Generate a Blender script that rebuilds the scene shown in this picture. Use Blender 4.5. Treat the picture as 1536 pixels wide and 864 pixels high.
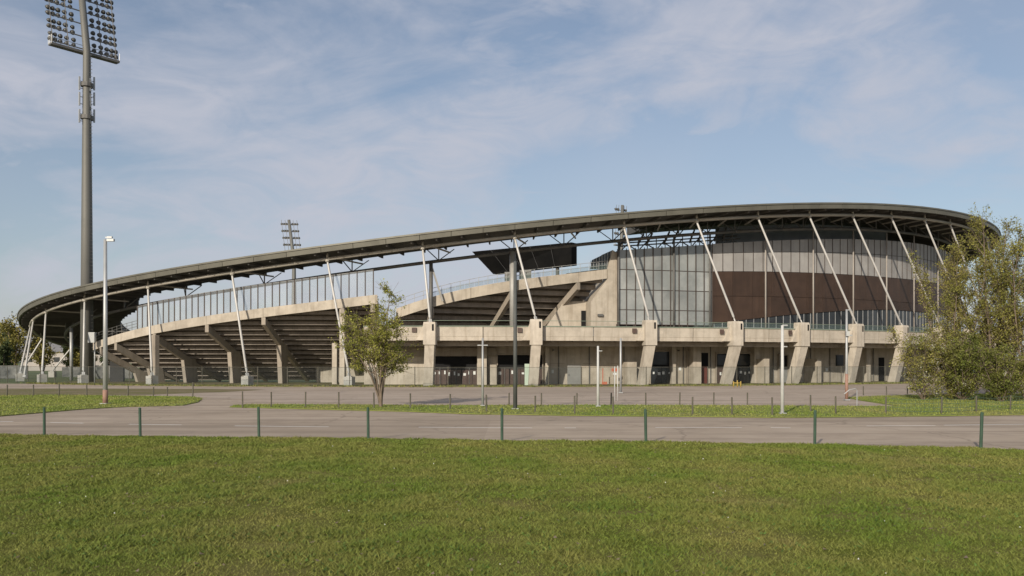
import bpy, bmesh, math, random
import numpy as np
from mathutils import Vector, Matrix
random.seed(7); rng = np.random.default_rng(11)
R = math.radians
for o in list(bpy.data.objects): bpy.data.objects.remove(o)
scene = bpy.context.scene
col = scene.collection

# ------------------------------------------------------------------ camera, sky, sun, exposure
F = 1300.0; HOR = 543.0; EYE = 2.6            # focal length in photo pixels, horizon row, eye height (m)
cam_data = bpy.data.cameras.new('camera'); cam = bpy.data.objects.new('camera', cam_data); col.objects.link(cam)
cam.location = (0, 0, EYE); cam.rotation_euler = (R(90), 0, 0)
cam_data.sensor_width = 36; cam_data.lens = F / 1536 * 36; cam_data.shift_y = (HOR - 432) / 1536
cam_data.clip_end = 9000; cam_data.clip_start = .1
scene.camera = cam
SUN_EL = 22.5; SUN_AZ = 24.0                   # light travels towards +Y turned 24 deg to +X
world = bpy.data.worlds.new('World'); scene.world = world; world.use_nodes = True
wn, wl = world.node_tree.nodes, world.node_tree.links; wn.clear()
sky = wn.new('ShaderNodeTexSky'); sky.sky_type = 'NISHITA'; sky.sun_disc = False
sky.sun_elevation = R(SUN_EL); sky.sun_rotation = R(180 + SUN_AZ); sky.air_density = 1.0; sky.dust_density = 1.2; sky.ozone_density = 1.6
tc = wn.new('ShaderNodeTexCoord')
def wnoise(scale, detail, rough, sc, rot=(0, 0, 0), dist=0.0):
    mp = wn.new('ShaderNodeMapping'); mp.inputs['Scale'].default_value = sc; mp.inputs['Location'].default_value = (3.1, -2.2, .3); mp.inputs['Rotation'].default_value = rot
    nz = wn.new('ShaderNodeTexNoise'); nz.inputs['Scale'].default_value = scale; nz.inputs['Detail'].default_value = detail
    nz.inputs['Roughness'].default_value = rough; nz.inputs['Distortion'].default_value = dist
    wl.new(tc.outputs['Generated'], mp.inputs[0]); wl.new(mp.outputs[0], nz.inputs['Vector']); return nz
def wramp(src, a, b, va=0.0, vb=1.0):
    m = wn.new('ShaderNodeMapRange'); m.interpolation_type = 'SMOOTHSTEP'
    m.inputs['From Min'].default_value = a; m.inputs['From Max'].default_value = b
    m.inputs['To Min'].default_value = va; m.inputs['To Max'].default_value = vb
    wl.new(src.outputs[0], m.inputs['Value']); return m
n1 = wnoise(2.3, 8, .56, (1, 1, 2.2), (R(10), R(-24), R(62)), .7)
n2 = wnoise(8.0, 9, .6, (1, 1, 2.6), (R(16), R(-24), 0), .9)
n3 = wnoise(1.6, 3, .5, (1, 1, 1.6), (R(10), R(8), R(50)), .2)
c1 = wramp(n1, .31, .61, 0, .95); c2 = wramp(n2, .28, .66, .5, .95); c3 = wramp(n3, .30, .66, .16, .46)
mul = wn.new('ShaderNodeMath'); mul.operation = 'MULTIPLY'; wl.new(c1.outputs[0], mul.inputs[0]); wl.new(c2.outputs[0], mul.inputs[1])
mx = wn.new('ShaderNodeMath'); mx.operation = 'MAXIMUM'; wl.new(mul.outputs[0], mx.inputs[0]); wl.new(c3.outputs[0], mx.inputs[1])
n4 = wnoise(5.2, 7, .55, (1, 1, 2.6), (R(14), R(-20), R(30)), .5); c4 = wramp(n4, .52, .70, 0, .62)
mx2 = wn.new('ShaderNodeMath'); mx2.operation = 'MAXIMUM'; wl.new(mx.outputs[0], mx2.inputs[0]); wl.new(c4.outputs[0], mx2.inputs[1])
mixs = wn.new('ShaderNodeMix'); mixs.data_type = 'RGBA'
wl.new(mx2.outputs[0], mixs.inputs['Factor']); wl.new(sky.outputs[0], mixs.inputs['A']); mixs.inputs['B'].default_value = (5.2, 5.35, 6.1, 1)
bg = wn.new('ShaderNodeBackground'); bg.inputs['Strength'].default_value = .076
wo = wn.new('ShaderNodeOutputWorld'); wl.new(mixs.outputs['Result'], bg.inputs['Color']); wl.new(bg.outputs[0], wo.inputs['Surface'])
sun_data = bpy.data.lights.new('sun', 'SUN'); sun = bpy.data.objects.new('sun', sun_data); col.objects.link(sun)
sun_data.energy = 3.15; sun_data.angle = R(.7); sun_data.color = (1.0, .90, .76)
sd = Vector((math.sin(R(SUN_AZ)) * math.cos(R(SUN_EL)), math.cos(R(SUN_AZ)) * math.cos(R(SUN_EL)), -math.sin(R(SUN_EL))))
sun.rotation_euler = sd.to_track_quat('-Z', 'Y').to_euler(); sun.location = (-30, -30, 60)
vs = scene.view_settings; vs.view_transform = 'Standard'; vs.look = 'None'; vs.gamma = 1; vs.use_curve_mapping = False; vs.exposure = 0.42

# ------------------------------------------------------------------ materials
MATS = {}
def mat(name, base, var=None, scale=1.0, rough=.8, metal=0.0, bump=0.0, bscale=20.0, streak=None, grime=0.0,
        island=0.0, spec=.3, objrand=0.0, stretch=(1, 1, 1), alpha=None, translucent=None, patch=None, wear=0.0, joints=None):
    m = bpy.data.materials.new(name); m.use_nodes = True; MATS[name] = m
    N, L = m.node_tree.nodes, m.node_tree.links
    b = N['Principled BSDF']; out = N['Material Output']
    b.inputs['Roughness'].default_value = rough; b.inputs['Metallic'].default_value = metal; b.inputs['Specular IOR Level'].default_value = spec
    tcn = N.new('ShaderNodeTexCoord'); mp = N.new('ShaderNodeMapping'); mp.inputs['Scale'].default_value = stretch
    geo = N.new('ShaderNodeNewGeometry')
    L.new(geo.outputs['Position'], mp.inputs[0])
    def mix(fac, A, B, mode='MIX'):
        x = N.new('ShaderNodeMix'); x.data_type = 'RGBA'; x.blend_type = mode
        for sock, v in (('Factor', fac), ('A', A), ('B', B)):
            if hasattr(v, 'links') or hasattr(v, 'is_linked'): L.new(v, x.inputs[sock])
            else: x.inputs[sock].default_value = v if not isinstance(v, tuple) else (*v[:3], 1)
        return x.outputs['Result']
    def noise(sc, det=5, rg=.6, vec=None):
        n = N.new('ShaderNodeTexNoise'); n.inputs['Scale'].default_value = sc; n.inputs['Detail'].default_value = det; n.inputs['Roughness'].default_value = rg
        L.new(vec or mp.outputs[0], n.inputs['Vector']); return n.outputs['Fac']
    def rng_(src, a, b_, va=0, vb=1):
        r = N.new('ShaderNodeMapRange'); r.inputs['From Min'].default_value = a; r.inputs['From Max'].default_value = b_
        r.inputs['To Min'].default_value = va; r.inputs['To Max'].default_value = vb; L.new(src, r.inputs['Value']); return r.outputs[0]
    c = None
    if var is not None: c = mix(rng_(noise(scale), .35, .65), base, var)
    else: c = mix(0.0, base, base)
    if patch: c = mix(rng_(noise(.33, 5, .7), .55, .74, 0, .6), c, patch)
    if streak is not None:
        mp2 = N.new('ShaderNodeMapping'); mp2.inputs['Scale'].default_value = (2.3, 2.3, .16); L.new(geo.outputs['Position'], mp2.inputs[0])
        c = mix(rng_(noise(1.0, 6, .65, mp2.outputs[0]), .50, .76, 0, .7), c, streak)
    if grime: c = mix(rng_(noise(.35, 6, .7), .48, .72, 0, grime), c, tuple(v * .45 for v in base))
    if wear:
        mp3 = N.new('ShaderNodeMapping'); mp3.inputs['Scale'].default_value = (.035, .9, 1); L.new(geo.outputs['Position'], mp3.inputs[0])
        c = mix(rng_(noise(1.0, 5, .6, mp3.outputs[0]), .48, .70, 0, wear), c, tuple(v * .62 for v in base))
        vo = N.new('ShaderNodeTexVoronoi'); vo.feature = 'DISTANCE_TO_EDGE'; vo.inputs['Scale'].default_value = .13
        nn = N.new('ShaderNodeTexNoise'); nn.inputs['Scale'].default_value = .8; nn.inputs['Detail'].default_value = 5
        ad = N.new('ShaderNodeMix'); ad.data_type = 'RGBA'; ad.blend_type = 'ADD'; ad.inputs['Factor'].default_value = 1.6
        L.new(geo.outputs['Position'], nn.inputs['Vector']); L.new(geo.outputs['Position'], ad.inputs['A']); L.new(nn.outputs['Color'], ad.inputs['B']); L.new(ad.outputs['Result'], vo.inputs['Vector'])
        c = mix(rng_(vo.outputs['Distance'], .0, .010, wear * .55, 0), c, tuple(v * .5 for v in base))
        vp = N.new('ShaderNodeTexVoronoi'); vp.inputs['Scale'].default_value = .07; vp.distance = 'CHEBYCHEV'; L.new(geo.outputs['Position'], vp.inputs['Vector'])
        sp = N.new('ShaderNodeSeparateColor'); L.new(vp.outputs['Color'], sp.inputs[0])
        c = mix(rng_(sp.outputs[0], .6, .62, 0, wear * .35), c, tuple(v * .72 for v in base))
    if island:
        v = rng_(geo.outputs['Random Per Island'], 0, 1, 1 - island, 1 + island)
        cb = N.new('ShaderNodeVectorMath'); cb.operation = 'SCALE'; L.new(c, cb.inputs[0]); L.new(v, cb.inputs['Scale']); c = cb.outputs[0]
    if objrand:
        oi = N.new('ShaderNodeObjectInfo'); v = rng_(oi.outputs['Random'], 0, 1, 1 - objrand, 1 + objrand)
        cb = N.new('ShaderNodeVectorMath'); cb.operation = 'SCALE'; L.new(c, cb.inputs[0]); L.new(v, cb.inputs['Scale']); c = cb.outputs[0]
    L.new(c, b.inputs['Base Color'])
    if bump:
        bp = N.new('ShaderNodeBump'); bp.inputs['Strength'].default_value = bump; bp.inputs['Distance'].default_value = .05
        L.new(noise(bscale, 4), bp.inputs['Height']); L.new(bp.outputs[0], b.inputs['Normal'])
    surf = b.outputs[0]
    if translucent:
        t = N.new('ShaderNodeBsdfTranslucent'); L.new(c, t.inputs['Color'])
        ms = N.new('ShaderNodeMixShader'); ms.inputs[0].default_value = translucent; L.new(surf, ms.inputs[1]); L.new(t.outputs[0], ms.inputs[2]); surf = ms.outputs[0]
    if alpha is not None:
        t = N.new('ShaderNodeBsdfTransparent'); t.inputs['Color'].default_value = (.93, .95, .96, 1)
        ms = N.new('ShaderNodeMixShader'); ms.inputs[0].default_value = alpha; L.new(t.outputs[0], ms.inputs[1]); L.new(surf, ms.inputs[2]); surf = ms.outputs[0]
    L.new(surf, out.inputs['Surface'])
    return m
mat('concrete', (.42, .372, .305), (.50, .447, .37), .9, .9, bump=.25, bscale=6, streak=(.25, .205, .15), grime=.5, objrand=.06)
mat('concrete_pier', (.45, .40, .33), (.54, .485, .405), .9, .9, bump=.25, bscale=6, streak=(.27, .23, .18), grime=.4, objrand=.05)
mat('concrete_raw', (.32, .275, .225), (.40, .35, .285), .7, .92, bump=.25, bscale=6, streak=(.19, .165, .135), grime=.6, objrand=.08)
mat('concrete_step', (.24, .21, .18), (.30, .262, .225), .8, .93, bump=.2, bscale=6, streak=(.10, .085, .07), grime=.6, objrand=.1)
mat('footing_concrete', (.40, .38, .34), (.48, .455, .41), 1.2, .9, bump=.3, grime=.4)
mat('fascia_metal', (.135, .130, .106), (.162, .156, .128), .5, .5, .25, spec=.35, grime=.3, objrand=.07)
mat('beam_metal', (.36, .335, .285), (.43, .40, .345), .6, .55, .15, grime=.3)
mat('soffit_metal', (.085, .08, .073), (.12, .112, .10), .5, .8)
mat('dark_steel', (.12, .118, .112), (.16, .155, .147), 1.0, .6, .3)
mat('strut_paint', (.46, .45, .425), (.54, .525, .50), .8, .45, .1, grime=.15)
mat('galvanised', (.36, .37, .37), (.45, .455, .45), .6, .5, .35, grime=.2)
mat('mast_metal', (.145, .145, .133), (.185, .182, .168), .35, .6, .25, grime=.3)
mat('column_metal', (.30, .295, .275), (.38, .37, .35), .5, .55, .2)
mat('facade_post', (.30, .27, .24), (.36, .33, .295), .6, .6)
mat('mullion', (.075, .06, .052), None, 1, .6, .2)
mat('frosted', (.225, .24, .235), (.335, .345, .335), .30, .10, spec=.8, objrand=.2, grime=.4, bump=.25, bscale=.5)  # tone spread between panes stands in for uneven reflections
mat('pale_panel', (.29, .28, .27), (.36, .35, .335), .5, .55, streak=(.26, .25, .24), objrand=.10)
mat('brown_panel', (.045, .027, .018), (.062, .037, .025), .6, .5, objrand=.16, spec=.4, streak=(.030, .019, .014))
mat('dark_glass', (.018, .021, .024), (.04, .046, .05), .3, .12, spec=.35, objrand=.3)
mat('interior', (.05, .05, .05), (.07, .07, .068), .5, .9)
mat('interior_blue', (.20, .23, .265), (.25, .28, .31), .5, .7)
mat('windbreak', (.46, .49, .52), (.58, .61, .64), .45, .22, spec=.6, objrand=.15, alpha=.17)
mat('clear_rail', (.20, .27, .24), None, 1, .6, spec=.2, alpha=.12)
mat('coping', (.16, .20, .155), (.22, .255, .20), .9, .7)
mat('screen_back', (.006, .006, .006), (.010, .0095, .009), .5, .9, spec=.1)
mat('gate_brown', (.075, .05, .042), (.10, .07, .058), 1.0, .65, objrand=.15)
mat('door_grey', (.22, .22, .21), (.27, .27, .255), .8, .6)
mat('door_red', (.14, .045, .035), None, 1, .6)
mat('paper', (.75, .75, .72), None, 1, .8)
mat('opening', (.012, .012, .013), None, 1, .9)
mat('pale_green', (.42, .52, .42), (.48, .57, .47), 1, .7)
mat('asphalt', (.40, .325, .25), (.455, .375, .295), .22, .92, bump=.3, bscale=40, grime=.45, wear=1.0, spec=.12)
mat('asphalt_car', (.42, .345, .275), (.475, .395, .32), .16, .93, bump=.3, bscale=40, grime=.4, wear=1.0, spec=.12)
mat('road_paint', (.80, .77, .72), (.68, .65, .60), 3.0, .8)
mat('dirt', (.23, .185, .125), (.15, .15, .06), .35, .95, spec=.05, bump=.4, bscale=12)
mat('lawn', (.10, .115, .022), (.165, .145, .055), .5, .95, spec=.02, bump=.5, bscale=25, stretch=(1, .6, 1))
mat('verge_lawn', (.16, .20, .04), (.21, .215, .065), .3, .95, bump=.4, bscale=20, stretch=(1, .5, 1))
mat('far_ground', (.10, .13, .045), (.14, .15, .07), .05, .95)
mat('blades', (.150, .212, .030), (.255, .250, .066), .42, .7, island=.36, translucent=.25, stretch=(1, .6, 1), patch=(.25, .19, .095))
mat('verge_blades', (.185, .25, .04), (.29, .29, .085), .3, .7, island=.4, translucent=.25, stretch=(1, .5, 1))
mat('clover', (.085, .16, .03), (.13, .20, .045), 1.5, .6, island=.4, translucent=.2)
mat('weeds', (.22, .20, .06), (.12, .15, .04), 1.5, .8, island=.4)
mat('post_green', (.035, .07, .045), (.05, .09, .06), 3, .6)
mat('post_dull', (.085, .08, .06), (.12, .11, .085), 2, .75)
mat('wire_green', (.09, .14, .10), None, 1, .6)
mat('white_pole', (.48, .48, .46), (.56, .56, .54), 1, .5, grime=.2)
mat('rust_paint', (.27, .16, .12), (.33, .20, .15), 2, .7)
mat('dark_pole', (.075, .08, .078), (.10, .105, .10), 1, .6)
mat('lamp_body', (.10, .10, .095), None, 1, .5, .3)
mat('lamp_lens', (.50, .46, .36), None, 1, .15, spec=.8)
mat('yellow', (.38, .27, .07), None, 1, .6)
mat('orange', (.45, .14, .08), None, 1, .6)
mat('mesh_fence', (.16, .165, .155), None, 1, .7, alpha=.03)
mat('bark', (.15, .115, .085), (.21, .165, .125), 4, .95, bump=.5, bscale=15)
mat('leaf_spring', (.23, .25, .045), (.33, .31, .07), .9, .6, island=.45, translucent=.35)
mat('leaf_poplar', (.20, .21, .045), (.30, .265, .075), .5, .6, island=.5, translucent=.3)
mat('leaf_shrub', (.125, .155, .03), (.21, .205, .05), .6, .6, island=.45, translucent=.3)
mat('leaf_pale', (.42, .42, .32), (.5, .49, .38), 1, .7, island=.3, translucent=.2)
mat('leaf_far', (.17, .17, .04), (.28, .225, .06), .12, .7, island=.4, translucent=.2)
mat('leaf_far_dark', (.05, .075, .028), (.085, .10, .035), .12, .7, island=.4, translucent=.2)
mat('graffiti_wall', (.24, .235, .22), (.06, .065, .065), .55, .9)
mat('house_wall', (.36, .33, .30), (.42, .385, .35), .3, .9)
mat('house_roof', (.16, .16, .165), (.20, .195, .20), .4, .8)
mat('cabinet', (.44, .45, .44), None, 1, .6)

# ------------------------------------------------------------------ builders
def mesh_obj(name, verts, faces, material, parent=None, smooth=False):
    me = bpy.data.meshes.new(name)
    me.from_pydata([tuple(v) for v in verts], [], faces); me.validate(); me.update()
    if smooth: me.polygons.foreach_set('use_smooth', [True] * len(me.polygons))
    me.materials.append(MATS[material])
    o = bpy.data.objects.new(name, me); col.objects.link(o)
    if parent: o.parent = parent
    return o
def fast_mesh(name, verts, faces, material, parent=None):
    """verts (n,3), faces (m,k) numpy arrays of k-gons"""
    me = bpy.data.meshes.new(name); n, (m, k) = len(verts), faces.shape
    me.vertices.add(n); me.vertices.foreach_set('co', np.asarray(verts, np.float32).ravel())
    me.loops.add(m * k); me.loops.foreach_set('vertex_index', faces.astype(np.int32).ravel())
    me.polygons.add(m); me.polygons.foreach_set('loop_start', np.arange(0, m * k, k, dtype=np.int32))
    me.update(calc_edges=True); me.materials.append(MATS[material])
    o = bpy.data.objects.new(name, me); col.objects.link(o)
    if parent: o.parent = parent
    return o
def tag(o, label, cat=None, group=None, kind=None):
    if label: o['label'] = label
    if cat: o['category'] = cat
    if group: o['group'] = group
    if kind: o['kind'] = kind
    return o
def empty(name, loc=(0, 0, 0)):
    o = bpy.data.objects.new(name, None); col.objects.link(o); o.location = loc; return o
class MB:
    """collects shapes into ONE mesh"""
    def __init__(s): s.v = []; s.f = []
    def add(s, v, f):
        k = len(s.v); s.v += [tuple(p) for p in v]; s.f += [tuple(i + k for i in q) for q in f]; return s
    def box(s, c, d, rz=0.0):
        c = Vector(c); M = Matrix.Rotation(rz, 3, 'Z'); hx, hy, hz = d[0] / 2, d[1] / 2, d[2] / 2
        v = [c + M @ Vector((x * hx, y * hy, z * hz)) for z in (-1, 1) for x, y in ((-1, -1), (1, -1), (1, 1), (-1, 1))]
        return s.add(v, [(0, 3, 2, 1), (4, 5, 6, 7), (0, 1, 5, 4), (1, 2, 6, 5), (2, 3, 7, 6), (3, 0, 4, 7)])
    def rings(s, rings, caps=True, closed=False):
        n = len(rings[0]); v = [p for r in rings for p in r]; f = []
        m = len(rings)
        for i in range(m if closed else m - 1):
            for j in range(n):
                a, b_, c_, d_ = i * n + j, i * n + (j + 1) % n, ((i + 1) % m) * n + (j + 1) % n, ((i + 1) % m) * n + j
                f.append((a, b_, c_, d_))
        if caps and not closed: f.append(tuple(range(n - 1, -1, -1))); f.append(tuple(range((m - 1) * n, m * n)))
        return s.add(v, f)
    def tube(s, pts, rad, n=8, caps=True):
        pts = [Vector(p) for p in pts]; rs = rad if isinstance(rad, (list, tuple)) else [rad] * len(pts); rings = []
        up = Vector((0, 0, 1))
        for i, p in enumerate(pts):
            t = (pts[min(i + 1, len(pts) - 1)] - pts[max(i - 1, 0)]).normalized()
            a = t.cross(up if abs(t.z) < .95 else Vector((0, 1, 0))).normalized(); b_ = t.cross(a)
            rings.append([p + (a * math.cos(q) + b_ * math.sin(q)) * rs[i] for q in (2 * math.pi * k / n for k in range(n))])
        return s.rings(rings, caps)
    def build(s, name, material, parent=None, smooth=False): return mesh_obj(name, s.v, s.f, material, parent, smooth)
def tube_obj(name, pts, rad, material, parent=None, n=10): 
    o = MB().tube(pts, rad, n).build(name, material, parent, n >= 8)
    return o
def bar(name, p0, p1, w, h, material, parent=None):
    p0, p1 = Vector(p0), Vector(p1); t = (p1 - p0).normalized(); a = t.cross(Vector((0, 0, 1)))
    a = a.normalized() if a.length > 1e-4 else Vector((1, 0, 0)); b_ = a.cross(t)
    rg = [[p + a * (sx * w / 2) + b_ * (sz * h / 2) for sx, sz in ((-1, -1), (1, -1), (1, 1), (-1, 1))] for p in (p0, p1)]
    return MB().rings(rg).build(name, material, parent)
# the stadium's plan: an ellipse, offsets measured outwards from the roof's ring beam
CX, CY, EA, EB, ER = 5.0107, 157.6874, 59.6587, 81.931, -1.2896
HC = (-.8289, 1.6259, -1.101, -.6981)
def EP(th, off=0.0, z=0.0):
    q = th - ER; x, y = (EA + off) * math.cos(q), (EB + off) * math.sin(q); c, s = math.cos(ER), math.sin(ER)
    return Vector((CX + x * c - y * s, CY + x * s + y * c, z))
def TH(x, off=0.0):
    """plan angle of the near side of the ellipse seen at photo column x"""
    u = (x - 768) / F; c, s = math.cos(ER), math.sin(ER); a, b_ = EA + off, EB + off
    dx, dy = (u * c + s) / a, (-u * s + c) / b_; ox, oy = (-CX * c - CY * s) / a, (CX * s - CY * c) / b_
    A = dx * dx + dy * dy; B = ox * dx + oy * dy; C = ox * ox + oy * oy - 1
    t = (-B - math.sqrt(max(B * B - A * C, 0))) / A; X, Y = u * t, t
    lx, ly = (X - CX) * c + (Y - CY) * s, -(X - CX) * s + (Y - CY) * c
    return math.atan2(ly / b_, lx / a) + ER
def PX(x, off=0.0, z=0.0): return EP(TH(x, off), off, z)
def ZP(y, D): return EYE + (HOR - y) * D / F
def GP(x, y, z=0.0):
    """ground point under a photo pixel"""
    D = (EYE - z) * F / (y - HOR); return Vector(((x - 768) / F * D, D, z))
def roof_z(th, off=1.5):
    p = EP(th, off)
    z = 22.5727 + .1208 * p.x - .0513 * p.y + HC[0] * math.cos(2 * th) + HC[1] * math.sin(2 * th) + HC[2] * math.cos(3 * th) + HC[3] * math.sin(3 * th)
    return 6.0 + .5 * math.log1p(math.exp((z - 6.0) / .5)) if z < 20 else z
class Curve:
    """height along the ellipse from points measured in the photograph"""
    def __init__(s, pts, off, deg):
        th = [TH(x, off) for x, y in pts]; z = [ZP(y, EP(t, off).y) for t, (x, y) in zip(th, pts)]
        s.m = float(np.mean(th)); s.p = np.polyfit(np.array(th) - s.m, z, deg)
    def __call__(s, th): return float(np.polyval(s.p, th - s.m))
def lin(a, b, n): return [a + (b - a) * i / (n - 1) for i in range(n)]
def sweep(name, th0, th1, n, section, material, parent=None, smooth=False):
    """closed section(th) -> [(offset, z)...] carried along the ellipse"""
    rings = [[EP(t, o_, z_) for o_, z_ in section(t)] for t in lin(th0, th1, n)]
    return MB().rings(rings).build(name, material, parent, smooth)
def pane(name, t0, t1, off, zb, zt, thick, material, parent, gap=.02):
    """one flat panel standing on the ellipse between two plan angles"""
    a, b_ = EP(t0, off), EP(t1, off); d = (b_ - a).normalized(); n_ = Vector((d.y, -d.x, 0)); a += d * gap; b_ -= d * gap
    zf = (lambda v, t: v(t) if callable(v) else v)
    q = [(a, zf(zb, t0)), (b_, zf(zb, t1)), (b_, zf(zt, t1)), (a, zf(zt, t0))]
    v = [p + Vector((0, 0, z)) + n_ * (s * thick / 2) for s in (-1, 1) for p, z in q]
    return mesh_obj(name, v, [(0, 3, 2, 1), (4, 5, 6, 7), (0, 1, 5, 4), (1, 2, 6, 5), (2, 3, 7, 6), (3, 0, 4, 7)], material, parent)
def sheet(name, pts, z, material, thick=0.0):
    pts = [Vector((p[0], p[1], z)) for p in pts]
    if thick == 0: o = mesh_obj(name, pts, [tuple(range(len(pts)))], material)
    else:
        n = len(pts); v = pts + [p - Vector((0, 0, thick)) for p in pts]
        o = mesh_obj(name, v, [tuple(range(n))] + [(i, (i + 1) % n, n + (i + 1) % n, n + i) for i in range(n)], material)
    bm = bmesh.new(); bm.from_mesh(o.data); bmesh.ops.triangulate(bm, faces=bm.faces[:]); bmesh.ops.recalc_face_normals(bm, faces=bm.faces[:]); bm.to_mesh(o.data); bm.free()
    return o

# ------------------------------------------------------------------ ground, road, car park, lawns
g = mesh_obj('ground', [(-4000, -60, -.02), (4000, -60, -.02), (4000, 6000, -.02), (-4000, 6000, -.02)], [(0, 1, 2, 3)], 'far_ground'); tag(g, None, kind='structure')
edge = [(-500, 648), (-150, 651), (66, 654), (210, 656), (388, 658), (550, 659), (750, 662), (968, 664), (1220, 668), (1470, 674), (1700, 681), (2000, 690)]
near = [GP(*e) for e in edge]
def wob(pts, amp, n=14, seed=1):
    r = random.Random(seed); out = []
    for a, b_ in zip(pts, pts[1:]):
        for i in range(n): 
            p = a.lerp(b_, i / n); out.append(p + Vector((0, r.uniform(-amp, amp), 0)))
    return out + [pts[-1]]
far_asph = [EP(t, 5.6) for t in lin(TH(1480, 5.6), TH(60, 5.6), 40)]
cp = sheet('car_park', [Vector((-46, 41, 0)), Vector((70, 41, 0)), Vector((95, 130, 0))] + far_asph + [Vector((-110, 110, 0)), Vector((-110, 60, 0))], .0, 'asphalt_car'); tag(cp, None, kind='structure')
vedge = [(345, 611), (450, 614), (612, 618), (700, 621.5), (850, 624), (970, 625), (1156, 627), (1300, 626), (1536, 623), (1900, 618)]
lawn_l_near = [(-200, 636), (0, 625), (60, 620), (130, 614), (186, 611), (240, 609.5), (275, 608.5), (296, 604), (303, 598.5)]
lawn_l_far = [(290, 596), (200, 594.5), (88, 593.5), (0, 594), (-200, 593)]
rd = sheet('road', [p + Vector((0, -1.2, 0)) for p in near] + [GP(1900, 611), GP(1536, 612), GP(1200, 613), GP(700, 611), GP(300, 596), GP(150, 606), GP(-200, 622), GP(-700, 625)], .004, 'asphalt'); tag(rd, None, kind='structure')
vfar = [(1352, 610.5), (1200, 609.5), (1000, 608.5), (850, 608.5), (700, 609), (520, 608), (420, 607.5), (372, 607.5), (352, 609)]
rl_top = [(1269, 597), (1310, 595), (1363, 593.5), (1450, 592), (1536, 591), (1900, 590)]
vl = sheet('verge', wob([GP(*p) for p in vedge], .10, 8, 3) + [GP(1900, 590)] + wob([GP(*p) for p in rl_top[::-1]], .1, 4, 4) + [GP(1290, 601)] + wob([GP(*p) for p in vfar], .10, 8, 5), .05, 'verge_lawn', .06); tag(vl, None, kind='structure')
ll = sheet('lawn_island', wob([GP(*p) for p in lawn_l_near], .12, 6, 6) + wob([GP(*p) for p in lawn_l_far], .15, 6, 7), .05, 'verge_lawn', .06); tag(ll, None, kind='structure')
st = sheet('apron', [EP(t, 6.4) for t in lin(TH(1490, 6.4), TH(60, 6.4), 60)] + [EP(t, -9) for t in lin(TH(60, -9) , TH(1460, -9), 60)], .03, 'dirt', .03); tag(st, None, kind='structure')
dl = sheet('dirt_path', [GP(-250, 593.2), GP(110, 593.2), GP(230, 592), GP(340, 588), GP(400, 584.6), GP(300, 583.4), GP(120, 583), GP(-250, 583)], .012, 'dirt'); tag(dl, None, kind='structure')
def edge_strip(name, line, wid, z, seed, material='dirt'):
    a = wob([p + Vector((0, -wid, 0)) for p in line], wid * .5, 12, seed); c_ = wob([p + Vector((0, wid, 0)) for p in line], wid * .5, 12, seed + 1)
    n = len(a); o = mesh_obj(name, [Vector((p.x, p.y, z)) for p in a + c_], [(i, i + 1, n + i + 1, n + i) for i in range(n - 1)], material); tag(o, None, kind='structure')
edge_strip('soil_edge', near, .16, .012, 31); edge_strip('soil_edge', [GP(*p) for p in vedge], .22, .012, 33); edge_strip('soil_edge', [GP(*p) for p in lawn_l_near], .22, .012, 35)
edge_strip('soil_edge', [GP(*p) for p in vfar[::-1]], .3, .014, 37)
lawn_pts = wob(near, .07, 26, 9)
lw = sheet('lawn', lawn_pts + [Vector((60, -40, 0)), Vector((-60, -40, 0))], .035, 'lawn', .04); tag(lw, None, kind='structure')
for i, (x0, x1, y0, y1) in enumerate([(75, 125, 634, 635), (193, 272, 636.5, 637.5), (352, 493, 639, 640.5), (628, 798, 641, 642), (847, 864, 642, 642), (983, 1113, 641.5, 641.5), (1156, 1186, 641.5, 642), (1300, 1403, 639, 638.5), (1416, 1540, 638, 636.5), (-60, 20, 631.5, 632.5)]):
    a, b_ = GP(x0, y0), GP(x1, y1); d = (b_ - a).normalized(); n_ = Vector((-d.y, d.x, 0)) * .08
    o = mesh_obj('lane_dash', [v + Vector((0, 0, .008)) for v in (a - n_, b_ - n_, b_ + n_, a + n_)], [(0, 1, 2, 3)], 'road_paint', rd)
# grass blades: denser close to the camera
def blades(name, P, hgt, wid, material, parent=None, lean=.55):
    n = len(P); ang = rng.uniform(0, 2 * math.pi, n); la = rng.uniform(0, 2 * math.pi, n); h = hgt * rng.uniform(.45, 1.25, n); w = wid * rng.uniform(.7, 1.3, n)
    d = np.stack([np.cos(ang), np.sin(ang), np.zeros(n)], 1) * (w / 2)[:, None]
    tip = np.stack([np.cos(la) * h * lean, np.sin(la) * h * lean, h], 1)
    V = np.empty((n, 3, 3)); V[:, 0] = P - d; V[:, 1] = P + d; V[:, 2] = P + tip
    return fast_mesh(name, V.reshape(-1, 3), np.arange(n * 3).reshape(-1, 3), material, parent)
ex = np.array([p.x for p in lawn_pts]); ey = np.array([p.y for p in lawn_pts])
def lawn_points(n, y0, y1):
    Y = y0 + (y1 - y0) * rng.random(n); X = (rng.random(n) * 2 - 1) * (Y * .66 + 2)
    k = Y < np.interp(X, ex, ey) - .02 + rng.normal(0, .09, n); X, Y = X[k], Y[k]
    c = np.sin(X * 2.1 + np.sin(Y * 1.3) * 2) * np.sin(Y * 2.7 + np.sin(X * 1.7) * 2)
    return np.stack([X, Y, np.full(len(X), .033)], 1), c
PB, CB = lawn_points(690000, 7.5, 31)
br = np.sin(PB[:, 0] * .55 + 2 * np.sin(PB[:, 1] * .31)) * np.sin(PB[:, 1] * .8 + 1.7 * np.sin(PB[:, 0] * .42 + 1)) + .35 * CB + rng.normal(0, .25, len(PB)); kp = (br > -.70) | (rng.random(len(PB)) < .5); PB, CB = PB[kp], CB[kp]
gb = blades('grass_blades', PB, .050 * (1 + .6 * CB), .019 * np.maximum(PB[:, 1] / 14, .8), 'blades', None, 1.15); tag(gb, 'short green mown grass of the foreground lawn', 'grass', kind='stuff')
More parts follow.
